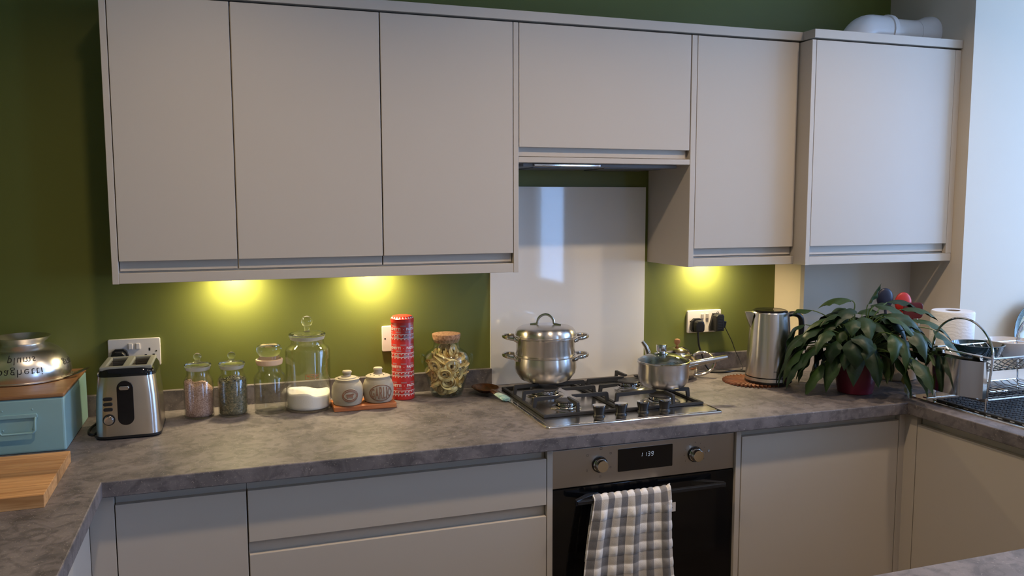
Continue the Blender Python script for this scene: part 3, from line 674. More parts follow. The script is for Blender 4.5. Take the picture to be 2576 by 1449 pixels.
def fill(name, label, cat, x, y, r, top, m, seed, bumps=0, ztop=None):
    """body of loose food inside a jar: cylinder with an uneven top given by top(px, py)"""
    mb = MB(); seg, rings = 48, 14; v = []; f = []
    rnd = random.Random(seed)
    rows = []
    for (rr_, zz) in ((r*.9, .0065), (r, .010)):
        rows.append([len(v)+k for k in range(seg)]); v += [(rr_*math.cos(2*PI*k/seg), rr_*math.sin(2*PI*k/seg), zz) for k in range(seg)]
    for i in range(1, 7):
        rows.append([len(v)+k for k in range(seg)])
        for k in range(seg):
            a = 2*PI*k/seg; px, py = r*math.cos(a), r*math.sin(a); zt = top(px, py); v.append((px, py, .010+(zt-.010)*i/6))
    for i in range(1, rings):
        rows.append([len(v)+k for k in range(seg)]); q = r*(1-i/rings)
        for k in range(seg):
            a = 2*PI*k/seg; px, py = q*math.cos(a), q*math.sin(a); v.append((px, py, top(px, py)+rnd.uniform(-1, 1)*bumps))
    for A, B in zip(rows, rows[1:]):
        for k in range(seg): f.append((A[k], A[(k+1) % seg], B[(k+1) % seg], B[k]))
    c = len(v); v.append((0, 0, top(0, 0))); f += [(rows[-1][k], rows[-1][(k+1) % seg], c) for k in range(seg)]
    mb.add(v, f); o = mb.build(name, m, None, 180); o.location = (x, y, WT)
    return tag(o, label, cat, kind='stuff')
def scatter(mb, r, top, n, a, b, c, seed, u=6, v=4):
    rnd = random.Random(seed)
    for k in range(n):
        onside = rnd.random() < .72; th = rnd.uniform(0, 2*PI)
        if onside:
            px, py = (r-c*.4)*math.cos(th), (r-c*.4)*math.sin(th); z = .010+(top(px, py)-.010)*rnd.random()
            E_ = Matrix.Rotation(th, 4, 'Z') @ Matrix.Rotation(PI/2, 4, 'Y') @ Matrix.Rotation(rnd.uniform(0, PI), 4, 'Z') @ Matrix.Rotation(rnd.uniform(-.35, .35), 4, 'X')
        else:
            q = r*math.sqrt(rnd.random())*.95; px, py = q*math.cos(th), q*math.sin(th); z = top(px, py)
            E_ = Euler((rnd.uniform(-.7, .7), rnd.uniform(-.7, .7), rnd.uniform(0, PI))).to_matrix().to_4x4()
        mb.sphere((0, 0, 0), a, b, c, u, v, Matrix.Translation((px, py, z)) @ E_)
    return mb
top1 = lambda x, y: .098-.26*(x-.012)*.9+.004*math.sin(x*120)+(.006 if x < -.02 else 0)
GRAIN = mat('pink_grain', (.22, .12, .085), .8, noise=(260, (.48, .33, .27), .4), bump=(400, .6))
top1c = lambda x, y: min(.112, top1(x, y))
o = fill('mixed_grains', 'pinkish brown grains heaped in the small glass jar', 'grain', .8897, -.1289, .0398, top1c, GRAIN, 3, .0015)
mbg = MB(); scatter(mbg, .0395, top1c, 900, .0028, .0016, .0012, 5, 5, 3); mbg.build('grains', GRAIN, o, 60)['kind'] = 'stuff'
top2 = lambda x, y: .112+.004*math.sin(x*90+1)+.003*math.cos(y*80)
SEED = mat('green_seed', (.055, .065, .038), .5, noise=(160, (.25, .20, .11), .4))
o = fill('green_seeds', 'green pumpkin seeds filling the small glass jar', 'seeds', .9863, -.1373, .0385, lambda x, y: top2(x, y)-.004, SEED, 4, .002)
mbg = MB(); scatter(mbg, .0385, top2, 900, .0052, .0029, .0014, 8, 8, 4); mbg.build('seeds', SEED, o, 60)['kind'] = 'stuff'
top4 = lambda x, y: .054+.010*math.exp(-((x+.050)/.03)**2)-.010*math.exp(-((x-.012)/.014)**2-((y+.03)/.05)**2)+.004*math.sin(x*70+2)+.004*math.sin(y*60)
o = fill('white_powder', 'white powder lying in the bottom of the tall jar', 'sugar', 1.2108, -.1337, .0650, top4, mat('sugar_white', (.80, .76, .74), .8, bump=(600, .3)), 6, .0008)

# ------------------------------------------------------------------ cream stoneware pots on a wooden board
t = thing('wooden_board', 'small reddish wooden board under the two cream pots', 'board', (1.3760, -.168, WT), .0)
MB().box(-.097, .097, -.046, .060, 0, .0165, .003).build('slab', REDWOOD, t)
STONEW = mat('stoneware', (.34, .30, .225), .6, noise=(20, (.40, .355, .275), .3), bump=(200, .1))
UMBER = mat('umber_glaze', (.20, .095, .055), .55, noise=(60, (.27, .14, .085), .4))
ZP = WT+.0165
def crock(label, x, y):
    t = thing('stoneware_pot', label, 'pot', (x, y, ZP), group='cream stoneware pots')
    MB().lathe([(0, .0005), (.038, 0), (.0425, .003), (.0475, .020), (.0490, .038), (.0470, .056), (.0420, .068), (.0375, .0725), (.0375, .0790), (.0385, .0810), (.0365, .0820), (.0350, .0800), (.0350, .076), (0, .076)], 44).build('body', STONEW, t)
    return t
view = lambda x, y: math.atan2(-2.7386-y, 1.0032-x)
t = crock('cream stoneware pot with an oval cow emblem', 1.3251, -.1775)
ld = MB().lathe([(0, .078), (.034, .078), (.0345, .0800), (.029, .0820), (.028, .0850), (.018, .0880), (.012, .089), (.0105, .093), (.0130, .0965), (.0150, .1005), (.0135, .1045), (0, .1055)], 36).build('lid', STONEW, t)
def rad(z):      # pot body radius against height
    P = [(0, .038), (.003, .0425), (.020, .0475), (.038, .0490), (.056, .0470), (.068, .0420)]
    for (a, ra), (b, rb) in zip(P, P[1:]):
        if a <= z <= b: return ra+(rb-ra)*(z-a)/(b-a)
    return .042
def on_pot(a0, zc, off=.0003):
    def fn(x, y, z):
        zz = zc+y; r_ = rad(zz)+off+z; a = a0+x/.048; return (r_*math.cos(a), r_*math.sin(a), zz)
    return fn
def oval_ring(fn, a, b, a2, b2, n=48, z=0, z2=0):
    mb = MB(); v = [fn(a*math.cos(2*PI*k/n), b*math.sin(2*PI*k/n), z) for k in range(n)]+[fn(a2*math.cos(2*PI*k/n), b2*math.sin(2*PI*k/n), z2) for k in range(n)]
    return mb.add(v, [(k, (k+1) % n, n+(k+1) % n, n+k) for k in range(n)])
def oval_fill(fn, a, b, z=0, n=48, rings=6):
    mb = MB(); v = [fn(0, 0, z)]+[fn(a*i/rings*math.cos(2*PI*k/n), b*i/rings*math.sin(2*PI*k/n), z) for i in range(1, rings+1) for k in range(n)]
    f = [(0, 1+k, 1+(k+1) % n) for k in range(n)]+[(1+(i-1)*n+k, 1+(i-1)*n+(k+1) % n, 1+i*n+(k+1) % n, 1+i*n+k) for i in range(1, rings) for k in range(n)]
    return mb.add(v, f)
fn = on_pot(view(1.3251, -.1775)+.17, .0350)
em = oval_ring(fn, .0245, .0205, .0178, .0118, z=.0006, z2=.0006); em.build('emblem_band', UMBER, t, fixn=False)
oval_ring(fn, .0262, .0222, .0245, .0205, z=0, z2=.0012).build('emblem_edge', STONEW, t, fixn=False)
oval_ring(fn, .0180, .0120, .0165, .0106, z=.0016, z2=.0008).build('emblem_edge', STONEW, t, fixn=False)
cow = MB(); cp_ = [(-.0115, .0045), (.004, .0058), (.0075, .0072), (.0115, .0062), (.0108, .0030), (.0082, .0006), (.0075, -.0042), (.0068, -.0088), (.0048, -.0088), (.0042, -.0040), (-.0030, -.0050), (-.0065, -.0040), (-.0070, -.0086), (-.0092, -.0086), (-.0098, -.0030), (-.0115, .0005)]
cow.add([fn(p[0], p[1], .0013) for p in cp_], [tuple(range(len(cp_)))]); cow.build('cow_emblem', UMBER, t, smooth=0, fixn=False)
lt = MB()
for k in range(14):
    a = math.radians(205+k*10) if k < 14 else 0; c_ = circle(.0009, 6, .0212*math.cos(a), .0163*math.sin(a)); lt.add([fn(p[0], p[1], .0011) for p in c_], [tuple(range(6))])
for k in range(13):
    a = math.radians(155-k*10.5); x_, y_ = .0212*math.cos(a), .0163*math.sin(a)
    for (dx, dy, w_, h_) in ((0, 0, .0005, .0016), (.0006, .0008, .0009, .0004)) if k % 2 else ((0, 0, .0011, .0005), (0, -.0009, .0005, .0009)):
        lt.add([fn(x_+dx+sx*w_, y_+dy+sy*h_, .0011) for sx, sy in ((-1, -1), (1, -1), (1, 1), (-1, 1))], [(0, 1, 2, 3)])
lt.build('emblem_lettering', STONEW, t, smooth=0, fixn=False)
t = crock('cream stoneware pot lettered GARLIC with lid holes painted dark', 1.4225, -.1690)
ld = MB().lathe([(0, .078), (.0360, .0800), (.0370, .0820), (.034, .0835), (.018, .0885), (.013, .090), (.0125, .0980), (.0140, .1005), (.0150, .1030), (.0130, .1070), (0, .1085)], 36).build('lid', STONEW, t)
hl = MB()
for k in range(5):
    a = view(1.4225, -.169)+.15+(k-2)*.62; T_ = Matrix.Translation((.0255*math.cos(a), .0255*math.sin(a), .0867)) @ Matrix.Rotation(a, 4, 'Z') @ Matrix.Rotation(.3, 4, 'Y'); hl.lathe([(0, .0004), (.0021, .0002), (.0021, -.002)], 10, T_)
hl.build('lid_hole_shade', BLACKP, ld, smooth=0)  # dark discs on a closed lid, standing for the shade in its holes
fn = on_pot(view(1.4225, -.169)+.20, .0345)
oval_ring(fn, .0375, .0262, .0345, .0235, z=.0005, z2=.0005).build('name_oval', UMBER, t, fixn=False)
oval_ring(fn, .0392, .0278, .0375, .0262, z=.0, z2=.0012).build('oval_edge', STONEW, t, fixn=False)
gl = MB()
widths = dict(G=.0125, A=.0130, R=.0120, L=.0090, I=.0040, C=.0110); cx_ = -.0315
for ch in 'GARLIC':
    gv, gf = strips(*text_geo(ch, size=1, offset=.012, res=3), 10)
    x0, x1 = min(p[0] for p in gv), max(p[0] for p in gv); y0, y1 = min(p[1] for p in gv), max(p[1] for p in gv)
    w_ = widths[ch]*.84; xm = cx_+w_/2; h_ = .0440*math.sqrt(max(.15, 1-(xm/.0365)**2))*.86+.002
    gl.add([fn(cx_+(p[0]-x0)/(x1-x0)*w_, ((p[1]-y0)/(y1-y0)-.5)*h_, .0008) for p in gv], gf); cx_ += w_+.0022
gl.build('garlic_lettering', UMBER, t, smooth=0, fixn=False, label='raised brown letters GARLIC')

# ------------------------------------------------------------------ spaghetti tin
t = thing('spaghetti_tin', 'tall red tin printed SPAGHETTI and PASTA with white pennants', 'tin', (1.5177, -.0931, WT))
def tin_mat():
    m = bpy.data.materials.new('red_tin'); m.use_nodes = True; nt = m.node_tree; b = nt.nodes['Principled BSDF']
    tc = nt.nodes.new('ShaderNodeTexCoord'); sp_ = nt.nodes.new('ShaderNodeSeparateXYZ'); nt.links.new(tc.outputs['Object'], sp_.inputs[0])
    def mth(op, a, bb=None, c=None):
        x = nt.nodes.new('ShaderNodeMath'); x.operation = op
        for i, q in enumerate((a, bb, c)):
            if q is None: continue
            if isinstance(q, (int, float)): x.inputs[i].default_value = q
            else: nt.links.new(q, x.inputs[i])
        return x.outputs[0]
    fz = mth('FRACT', mth('MULTIPLY_ADD', sp_.outputs[2], 1/.0617, 1-.316))
    ang_ = mth('ARCTAN2', sp_.outputs[1], sp_.outputs[0])
    def blocks(off, n=7, duty=.42): return mth('GREATER_THAN', mth('FRACT', mth('MULTIPLY_ADD', ang_, n/(2*PI), off)), duty)
    band = mth('MULTIPLY', mth('LESS_THAN', fz, .11), blocks(.32))
    near = lambda c, h: mth('LESS_THAN', mth('ABSOLUTE', mth('SUBTRACT', fz, c)), h)
    thin = mth('MULTIPLY', near(.32, .045), blocks(.1)); thin2 = mth('MULTIPLY', near(.64, .04), blocks(.6))
    fac = mth('MAXIMUM', band, mth('MULTIPLY', mth('MAXIMUM', thin, thin2), .75))
    x = nt.nodes.new('ShaderNodeMix'); x.data_type = 'RGBA'; nt.links.new(fac, x.inputs['Factor']); x.inputs[6].default_value = (.46, .022, .018, 1); x.inputs[7].default_value = (.30, .16, .175, 1)
    nt.links.new(x.outputs[2], b.inputs['Base Color']); b.inputs['Roughness'].default_value = .32; return m
TIN = tin_mat(); RT = .0365
MB().lathe([(0, .001), (RT-.002, 0), (RT, .0025), (RT, .256), (RT-.001, .258), (0, .258)], 48).build('body', TIN, t)
TRED = mat('tin_red', (.50, .028, .020), .3); TWH = mat('tin_white', (.74, .70, .68), .35)
ld = MB().lathe([(RT+.0002, .2545), (RT+.0015, .2545), (RT+.0015, .2660), (RT-.0005, .2675), (RT-.005, .2745), (.024, .2760), (0, .2762)], 48).build('lid', TRED, t)
fnr = on_cyl(RT+.0004, view(1.5177, -.0931), 0); rows = [.0145+.0617*k for k in range(4)]
tr = MB()
def band_line(mb, z, hh=.0012, r=RT+.0004):
    n = 64; mb.add([(r*math.cos(2*PI*k/n), r*math.sin(2*PI*k/n), z+q) for q in (-hh/2, hh/2) for k in range(n)], [(k, (k+1) % n, n+(k+1) % n, n+k) for k in range(n)])
for k in range(4):
    zt_ = .0490+.0617*k; lz = MB()
    v, f = text_geo('SPAGHETTI', size=.0115, offset=.00045, res=2, space=1.02)
    mx = max(p[0] for p in v); lz.add([fnr(p[0]-mx-.0065, zt_+p[1], 0) for p in v], f)
    v, f = text_geo('PASTA', size=.0115, offset=.00045, res=2, space=1.02); mn = min(p[0] for p in v)
    lz.add([fnr(p[0]-mn+.0130, zt_+p[1], 0) for p in v], f)
    lz.add([fnr(p[0], zt_+p[1], 0) for p in circle(.0011, 8, .0035, -.0005)], [tuple(range(8))])
    lz.build('printed_lettering', TWH, t, smooth=0, fixn=False)
    for zl in (.0195+.0617*k, .0320+.0617*k):
        band_line(tr, zl, .0016)
        nt_ = 20
        for q in range(nt_):
            a = 2*PI*q/nt_; w_ = .15; r_ = RT+.0004
            tr.add([(r_*math.cos(a+da), r_*math.sin(a+da), zl+dz) for da, dz in ((-w_/2, -.0022), (w_/2, -.0022), (0, -.0066))], [(0, 1, 2)])
            tr.add([(r_*math.cos(a+.12+da), r_*math.sin(a+.12+da), zl+dz) for da, dz in ((-.05, 0), (.05, 0), (0, -.0022))], [(0, 1, 2)])
tr.build('printed_pennants', TWH, t, smooth=0, fixn=False)['kind'] = 'stuff'
tl = MB(); 
for q in range(22):
    a = 2*PI*q/22
    pts = []
    for da, s_ in ((-.10, 0), (.10, 0), (0, 1)):
        r_ = RT-.0005+(-.0045)*s_+.0005; pts.append((r_*math.cos(a+da), r_*math.sin(a+da), .2677+.0066*s_))
    tl.add(pts, [(0, 1, 2)])
tl.build('lid_pennants', TWH, ld, smooth=0, fixn=False)['kind'] = 'stuff'

# ------------------------------------------------------------------ pasta jar
PX, PY = 1.6640, -.0985
t = thing('pasta_jar', 'bulbous greenish glass jar with cork lid, holding pasta nests', 'jar', (PX, PY, WT))
prof = [(0, .001), (.044, 0), (.050, .003), (.056, .020), (.066, .055), (.0745, .090), (.0770, .112), (.0750, .130), (.066, .146), (.052, .155), (.0455, .160), (.0435, .168), (.0435, .182), (.0475, .188), (.0480, .192)]
inn = [(max(0, r-.003) if r > .001 else 0, z+(.004 if z < .01 else 0)) for r, z in prof]
MB().lathe(prof+inn[::-1], 52).build('glass', GLASSG, t)
CORK = mat('cork', (.20, .095, .045), .85, noise=(130, (.50, .29, .17), .5), bump=(130, .9))
MB().lathe([(0, .180), (.0400, .180), (.0445, .1900), (.0475, .2060), (.0468, .2085), (0, .2092)], 40).build('cork_lid', CORK, t)
for s in (-1, 1):
    hb = MB(); pts = [(s*.074, 0, .131), (s*.081, 0, .139), (s*.084, 0, .132), (s*.083, 0, .118), (s*.077, 0, .106)]
    hb.tube(smooth_path(pts, 4), .0042, 8).build('lug', GLASSG, t).rotation_euler = (0, 0, -.32)
PASTA = mat('egg_pasta', (.86, .60, .25), .5, noise=(40, (.90, .70, .38), .4))
def nest_mesh(seed):
    rnd = random.Random(seed); mb = MB()
    for s_ in range(16):
        R_ = rnd.uniform(.005, .0240); ph = rnd.uniform(0, 2*PI); turns = rnd.uniform(.5, 1.2); z0 = rnd.uniform(-.010, .010); tl_ = rnd.uniform(-.5, .5); n = 22; pts = []
        ec = rnd.uniform(.75, 1.0)
        for k in range(n+1):
            a = ph+turns*2*PI*k/n; pts.append((R_*math.cos(a), R_*ec*math.sin(a), z0+.005*math.sin(a+tl_)+.006*(k/n-.5)))
        mb.tube(pts, .0040, 4, flat=.12, up=(rnd.uniform(-.9, .9)+.01, rnd.uniform(-.9, .9), .35))
    return mb.mesh('pasta_nest', PASTA, 30)
nm = [nest_mesh(s) for s in range(5)]; rnd = random.Random(12)
def jr(z):
    for (a, b) in zip(prof[1:], prof[2:]):
        if a[1] <= z <= b[1]: return a[0]+(b[0]-a[0])*(z-a[1])/(b[1]-a[1])
    return .05
spots = []
for z, n, q, zo in ((.026, 5, .0285, 0), (.052, 6, .0385, .5), (.080, 7, .0480, .2), (.106, 6, .0480, .7), (.130, 4, .038, .35), (.150, 2, .018, .1)):
    for k in range(n): spots.append((q*math.cos(2*PI*(k+zo)/n-1.2), q*math.sin(2*PI*(k+zo)/n-1.2), z))
for z in (.128,): spots.append((0, 0, z))
for i, (x, y, z) in enumerate(spots):
    o = bpy.data.objects.new('pasta_nest', nm[i % 5]); COL.objects.link(o)
    o.location = (PX+x, PY+y, WT+z); out = Vector((x, y, .008)).normalized() if abs(x)+abs(y) > .001 else Vector((0, 0, 1))
    o.rotation_euler = (out.to_track_quat('Z', 'Y').to_euler() if i % 3 else Euler((rnd.uniform(-.6, .6), rnd.uniform(-.6, .6), rnd.uniform(0, 6))))
    s_ = 1.08 if z > .03 else .95; o.scale = (s_,)*3
    tag(o, 'yellow dried tagliatelle nest inside the cork-lidded jar', 'pasta', 'pasta nests in the jar')

# ------------------------------------------------------------------ spoon with wooden bowl and turquoise handle
t = thing('serving_spoon', 'dark wooden spoon with a turquoise resin handle beside the hob', 'spoon', (1.788, -.135, WT), .10)
def spoon_bowl(u, v):
    a = 2*PI*u; r_ = v; x = .046*r_*math.cos(a); y = .058*r_*math.sin(a); return (x, y, .006+.020*r_*r_)
mb = MB(); mb.grid(spoon_bowl, 36, 8); mb.grid(lambda u, v: (lambda p: (p[0]*.93, p[1]*.93, p[2]+.004-.003*v*v))(spoon_bowl(u, v)), 36, 8)
v0 = [spoon_bowl(k/36, 1) for k in range(36)]; mb.add(v0+[(p[0]*.93, p[1]*.93, p[2]+.001) for p in v0], [(k, (k+1) % 36, 36+(k+1) % 36, 36+k) for k in range(36)])
mb.build('bowl', DARKWOOD, t, 60, fixn=False)
MB().tube([(.002, -.045, .022), (.006, -.062, .021), (.010, -.078, .018)], [.010, .011, .013], 12, flat=.6, up=(0, 0, 1)).build('neck', DARKWOOD, t)
RESIN = mat('turquoise_resin', (.03, .22, .25), .18, noise=(38, (.42, .52, .46), .5), coat=.5)
MB().tube([(.009, -.072, .018), (.013, -.092, .0155), (.018, -.112, .012), (.021, -.126, .009), (.022, -.131, .0085)], [.013, .0155, .0175, .0165, .011], 16, flat=.42, up=(0, 0, 1)).build('handle', RESIN, t)

# ------------------------------------------------------------------ bread bin, colander, chopping board
t = thing('bread_bin', 'pale turquoise enamel bread bin with wooden lid', 'bread bin', (.466, 0, WT))
TEAL = mat('teal_enamel', (.24, .41, .43), .38, noise=(6, (.255, .43, .45), .3))
MB().box(-.108, .108, -.381, -.036, 0, .1425, .006, 3).build('tin_body', TEAL, t)
MB().box(-.109, .109, -.383, -.034, .1425, .1525, .003).build('lid', LIDWOOD, t)
hp = [(-.041, 0, .094), (-.041, -.004, .094), (-.041, -.010, .086), (-.040, -.012, .062), (-.034, -.012, .056), (.034, -.012, .056), (.040, -.012, .062), (.041, -.010, .086), (.041, -.004, .094), (.041, 0, .094)]
hd = MB().tube([(x, y-.381, z) for x, y, z in hp], .0030, 8).build('handle', TEAL, t)
MB().prism([(-.046, .094), (.046, .094), (.046, .100), (.043, .104), (-.043, .104), (-.046, .100)], -.386, -.3805, 'y', .001).build('handle_plate', TEAL, hd)
rv = MB()
for x in (-.034, .034):
    for z in (.115, .064): rv.sphere((x, -.381, z), .0022, .0015, .0022, 8, 6)
rv.build('rivets', TEAL, t)['kind'] = 'stuff'

CX, CY, CZ = .4325, -.137, 1.0630
t = thing('colander', 'upturned steel colander with food words painted as dark cut-outs on the bread bin', 'colander', (CX, CY, CZ))
cprof = [(.1190, .0), (.1225, .0020), (.1225, .0045), (.1198, .0060), (.1212, .0170), (.1195, .0330), (.1140, .0500), (.1040, .0680), (.0900, .0820), (.0740, .0915), (.0600, .0965), (.0550, .0985), (.0560, .1010), (.0640, .1070), (.0725, .1165), (.0740, .1180), (.0718, .1185), (.0620, .1085), (.0535, .1020), (0, .1010)]
MB().lathe(cprof, 64).build('bowl', mat('colander_steel', (.78, .75, .71), .27, metal=1), t)
def cr(z):
    P = [(r, zz) for r, zz in cprof[3:11]]
    for (r1, z1), (r2, z2) in zip(P, P[1:]):
        if z1 <= z <= z2: return r1+(r2-r1)*(z-z1)/(z2-z1)
    return .1
CUTSHADE = mat('cutout_shade', (.012, .011, .010), .6)  # letters lie on the uncut steel; this colour paints the shade inside cut-outs
def col_text(body, zc, a_start, size):
    v, f = strips(*text_geo(body, size=size, offset=-.0002, res=3, align='LEFT', space=1.15), 6)
    mb = MB()
    for p in v: pass
    r_ = cr(zc)
    mb.add([((cr(zc-p[1])+.0006)*math.cos(a_start+p[0]/r_), (cr(zc-p[1])+.0006)*math.sin(a_start+p[0]/r_), zc-p[1]+.0003) for p in v], f)
    mb.build('cutout_shade_lettering', CUTSHADE, t, smooth=0, fixn=False)
va = view(CX, CY)
col_text('spaghetti', .0350, va-.66, .030); col_text('plums', .0660, va-.36, .026); col_text('grapes', .0420, va+.98, .028); col_text('rice', .0360, va+2.3, .028); col_text('peas', .0360, va+3.4, .028)
ch = MB(); ch.lathe([(0, .0005), (.0016, 0)], 10, Matrix.Translation((.080*math.cos(va+.75), .080*math.sin(va+.75), .0762)))
for s in (0, 1):
    a = va+1.22+s*PI; c_, s_ = math.cos(a), math.sin(a)
    pts = [(.112, -.030, .004), (.128, -.026, .006), (.150, -.018, .014), (.164, -.006, .021), (.165, .006, .021), (.150, .018, .014), (.128, .026, .006), (.112, .030, .004)]
    MB().tube([(x*c_-y*s_, x*s_+y*c_, z) for x, y, z in smooth_path(pts, 4)], .0068, 8, flat=.35, up=(0, 0, 1)).build('handle', STEELP, t)

t = thing('chopping_board', 'thick striped wooden chopping board beside the bread bin', 'chopping board', (.372, -.661, WT), .012)
NB = 9; bw = .330/NB
for k in range(NB):
    y0 = -.165+k*bw
    MB().box(-.232, .232, y0+.0002, y0+bw-.0002, 0, .0285, .0009).build('plank', OAK, t)

# ------------------------------------------------------------------ toaster
TX = .7135
t = thing('toaster', 'brushed steel two-slot toaster with black trim', 'toaster', (TX, -.2205, WT))
def rsec(w, d, r, n=6): return rrect(w, d, r, n)
def loft(mb, secs, cap=True):
    n = len(secs[0][0]); v = []; f = []
    for poly, z in secs: v += [(p[0], p[1], z) for p in poly]
    for i in range(len(secs)-1):
        for k in range(n): f.append((i*n+k, i*n+(k+1) % n, (i+1)*n+(k+1) % n, (i+1)*n+k))
    if cap: f.append(tuple(range(n))[::-1])
    if cap is True: f.append(tuple((len(secs)-1)*n+k for k in range(n)))
    return mb.add(v, f)
loft(MB(), [(rsec(.156, .186, .028), 0), (rsec(.166, .196, .030), .004), (rsec(.166, .196, .030), .010)]).build('base', BLACKP, t)
loft(MB(), [(rsec(.1645, .194, .030), .010), (rsec(.1625, .193, .030), .06), (rsec(.157, .190, .030), .115), (rsec(.1490, .184, .030), .158), (rsec(.1450, .180, .030), .174)], 'bottom').build('body', STEEL, t)
loft(MB(), [(rsec(.1485, .183, .030), .172), (rsec(.1475, .182, .030), .180), (rsec(.138, .172, .028), .190), (rsec(.130, .164, .026), .1935)], None).build('top_trim', BLACKG, t)
GREYP = mat('toaster_grey', (.22, .225, .20), .35)
tp = MB()
for (x0, x1, y0, y1) in ((-.0655, -.050, -.074, .074), (-.010, .010, -.074, .074), (.050, .0655, -.074, .074), (-.0655, .0655, -.0825, -.069), (-.0655, .0655, .069, .0825)): tp.box(x0, x1, y0, y1, .188, .199, .003)
tp.build('slot_frame', GREYP, t)
for sx in (-1, 1):
    a_, b_ = sx*.030-.020, sx*.030+.020; well = MB()
    well.box(a_-.0008, a_, -.069, .069, .060, .190); well.box(b_, b_+.0008, -.069, .069, .060, .190)
    well.box(a_, b_, -.0698, -.069, .060, .190); well.box(a_, b_, .069, .0698, .060, .190); well.box(a_, b_, -.069, .069, .058, .060)
    o = well.build('slot', mat('slot_steel', (.20, .19, .18), .5, metal=1), t, smooth=0)
    gm = MB()
    for k in range(5): gm.tube([(sx*.030-.018, -.056+k*.028, .1948), (sx*.030+.018, -.056+k*.028, .1948)], .0006, 5)
    gm.build('slot_wires', STEELP, o)['kind'] = 'stuff'
YT = -.0965
def tf(z): return YT-.0005+.006*max(0, (z-.03))/.15*.6
lever = MB().prism([(x, z) for x, z in rrect(.041, .122, .020, 8, -.003, .100)], YT-.0015, YT+.012, 'y', .001).build('lever_slot', BLACKG, t)
lv = MB().prism([(x, z) for x, z in rrect(.026, .0115, .0055, 6, -.004, .143)], YT-.010, YT, 'y', .002).build('lever', STEELP, lever)
for z in (.1135, .0990, .0845): MB().prism(rrect(.0235, .0095, .0045, 6, -.0465, z), YT-.0020, YT+.010, 'y', .001).build('button', BLACKP, t)
kn = MB().lathe([(0, -.004), (.0155, -.004), (.0155, .002), (0, .002)], 28, Matrix.Translation((-.0455, YT, .0565)) @ Matrix.Rotation(PI/2, 4, 'X')).build('dial_ring', BLACKP, t)
MB().lathe([(.0125, .001), (.0122, .010), (.0105, .0125), (0, .013)], 28, Matrix.Translation((-.0455, YT, .0565)) @ Matrix.Rotation(PI/2, 4, 'X')).build('dial', STEELP, t)
MB().tube(smooth_path([(-.060, .092, .02), (-.090, .09, .012), (-.110, .04, .006), (-.110, -.010, .005), (-.096, -.040, .005), (-.086, -.030, .008), (-.079, .01, .02)], 6), .0036, 8).build('power_cord', BLACKP, t)

# ------------------------------------------------------------------ sockets and plugs
SOCKW = mat('socket_white', (.70, .65, .63), .28)
def plate(mb, w, h, d=.0095): return mb.prism(rrect(w, h, .005, 4), -d, 0, 'y', .0022, 3)
def double_socket(x, z, label, holes=(True, True), grey=False):
    t = thing('double_socket', label, 'socket', (x, 0, z), group='white wall sockets')
    plate(MB(), .147, .086).build('face_plate', SOCKW, t)
    for sx in (-1, 1):
        s_ = MB().box(sx*.0105-.0058, sx*.0105+.0058, -.0135, -.009, .0105, .0285, .0012).build('switch', mat('switch_grey', (.36, .33, .32), .35) if grey else SOCKW, t)
        hm = MB()
        hm.box(sx*.0425-.0022, sx*.0425+.0022, -.0098, -.0080, .004, .0125)
        for q in (-1, 1): hm.box(sx*.0425+q*.0112-.0032, sx*.0425+q*.0112+.0032, -.0098, -.0080, -.0105, -.0065)
        hm.build('pin_hole_shade', BLACKP, t, smooth=0)  # black blocks on the plate, painting the shade inside pin holes
        MB().lathe([(0, .0006), (.0024, .0005), (.0028, 0)], 12, Matrix.Translation((sx*.0615, -.0095, .002)) @ Matrix.Rotation(PI/2, 4, 'X')).build('screw_spot', STEELP, t)
    return t
double_socket(.7058, 1.0965, 'white double socket above the toaster')
double_socket(2.7022, 1.0985, 'white double socket beside the kettle with two black plugs', grey=True)
t = thing('single_outlet', 'white single wall plate half hidden by the red tin', 'socket', (1.508, 0, 1.0967), group='white wall sockets')
plate(MB(), .0865, .0865).build('face_plate', SOCKW, t)
MB().lathe([(0, .0006), (.0024, .0005), (.0028, 0)], 12, Matrix.Translation((-.033, -.0095, 0)) @ Matrix.Rotation(PI/2, 4, 'X')).build('screw_spot', BLACKP, t)  # a dark screw hole here, its shade painted as a black dot
MB().box(-.012, .014, -.0125, -.009, -.026, -.018, .001).build('switch', SOCKW, t)
def plug(x, z, label, cable):
    t = thing('black_plug', label, 'plug', (x, -.0097, z), group='black mains plugs')
    mb = MB(); pl = [(-.018, -.026), (.018, -.026), (.024, -.018), (.025, .004), (.021, .018), (.012, .026), (-.012, .026), (-.021, .018), (-.025, .004), (-.024, -.018)]
    mb.prism(pl, -.014, 0, 'y', .002); mb.prism([(p[0]*.82, p[1]*.86-.002) for p in pl], -.036, -.013, 'y', .006, 3)
    b = mb.build('plug_body', BLACKP, t)
    if cable: MB().tube(smooth_path(cable, 8), .0037, 8).build('cable', BLACKP, t)
    return t
plug(.6655, 1.085, 'black plug in the double socket above the toaster', [(0, -.020, -.022), (0, -.022, -.05), (.004, -.024, -.09), (.006, -.022, -.13)])
plug(2.664, 1.0865, 'rounded black plug beside the charger plug, cable running to the worktop', [(0, -.018, -.022), (0, -.020, -.045), (.004, -.022, -.080), (.018, -.022, -.115), (.030, -.024, -.150), (.045, -.028, -.172)])
t = thing('charger_plug', 'black ribbed charger adaptor with thin cable in the double socket', 'plug', (2.7445, -.0097, 1.0945), .0, 'black mains plugs')
mb = MB(); mb.prism([(-.022, -.033), (.022, -.033), (.025, -.020), (.021, .012), (.016, .034), (-.010, .034), (-.016, .012), (-.025, -.018)], -.012, 0, 'y', .002)
mb.prism([(-.014, -.032), (.021, -.032), (.021, .026), (.016, .033), (-.006, .033), (-.014, .026)], -.040, -.011, 'y', .004, 3); mb.build('adaptor_body', BLACKP, t)
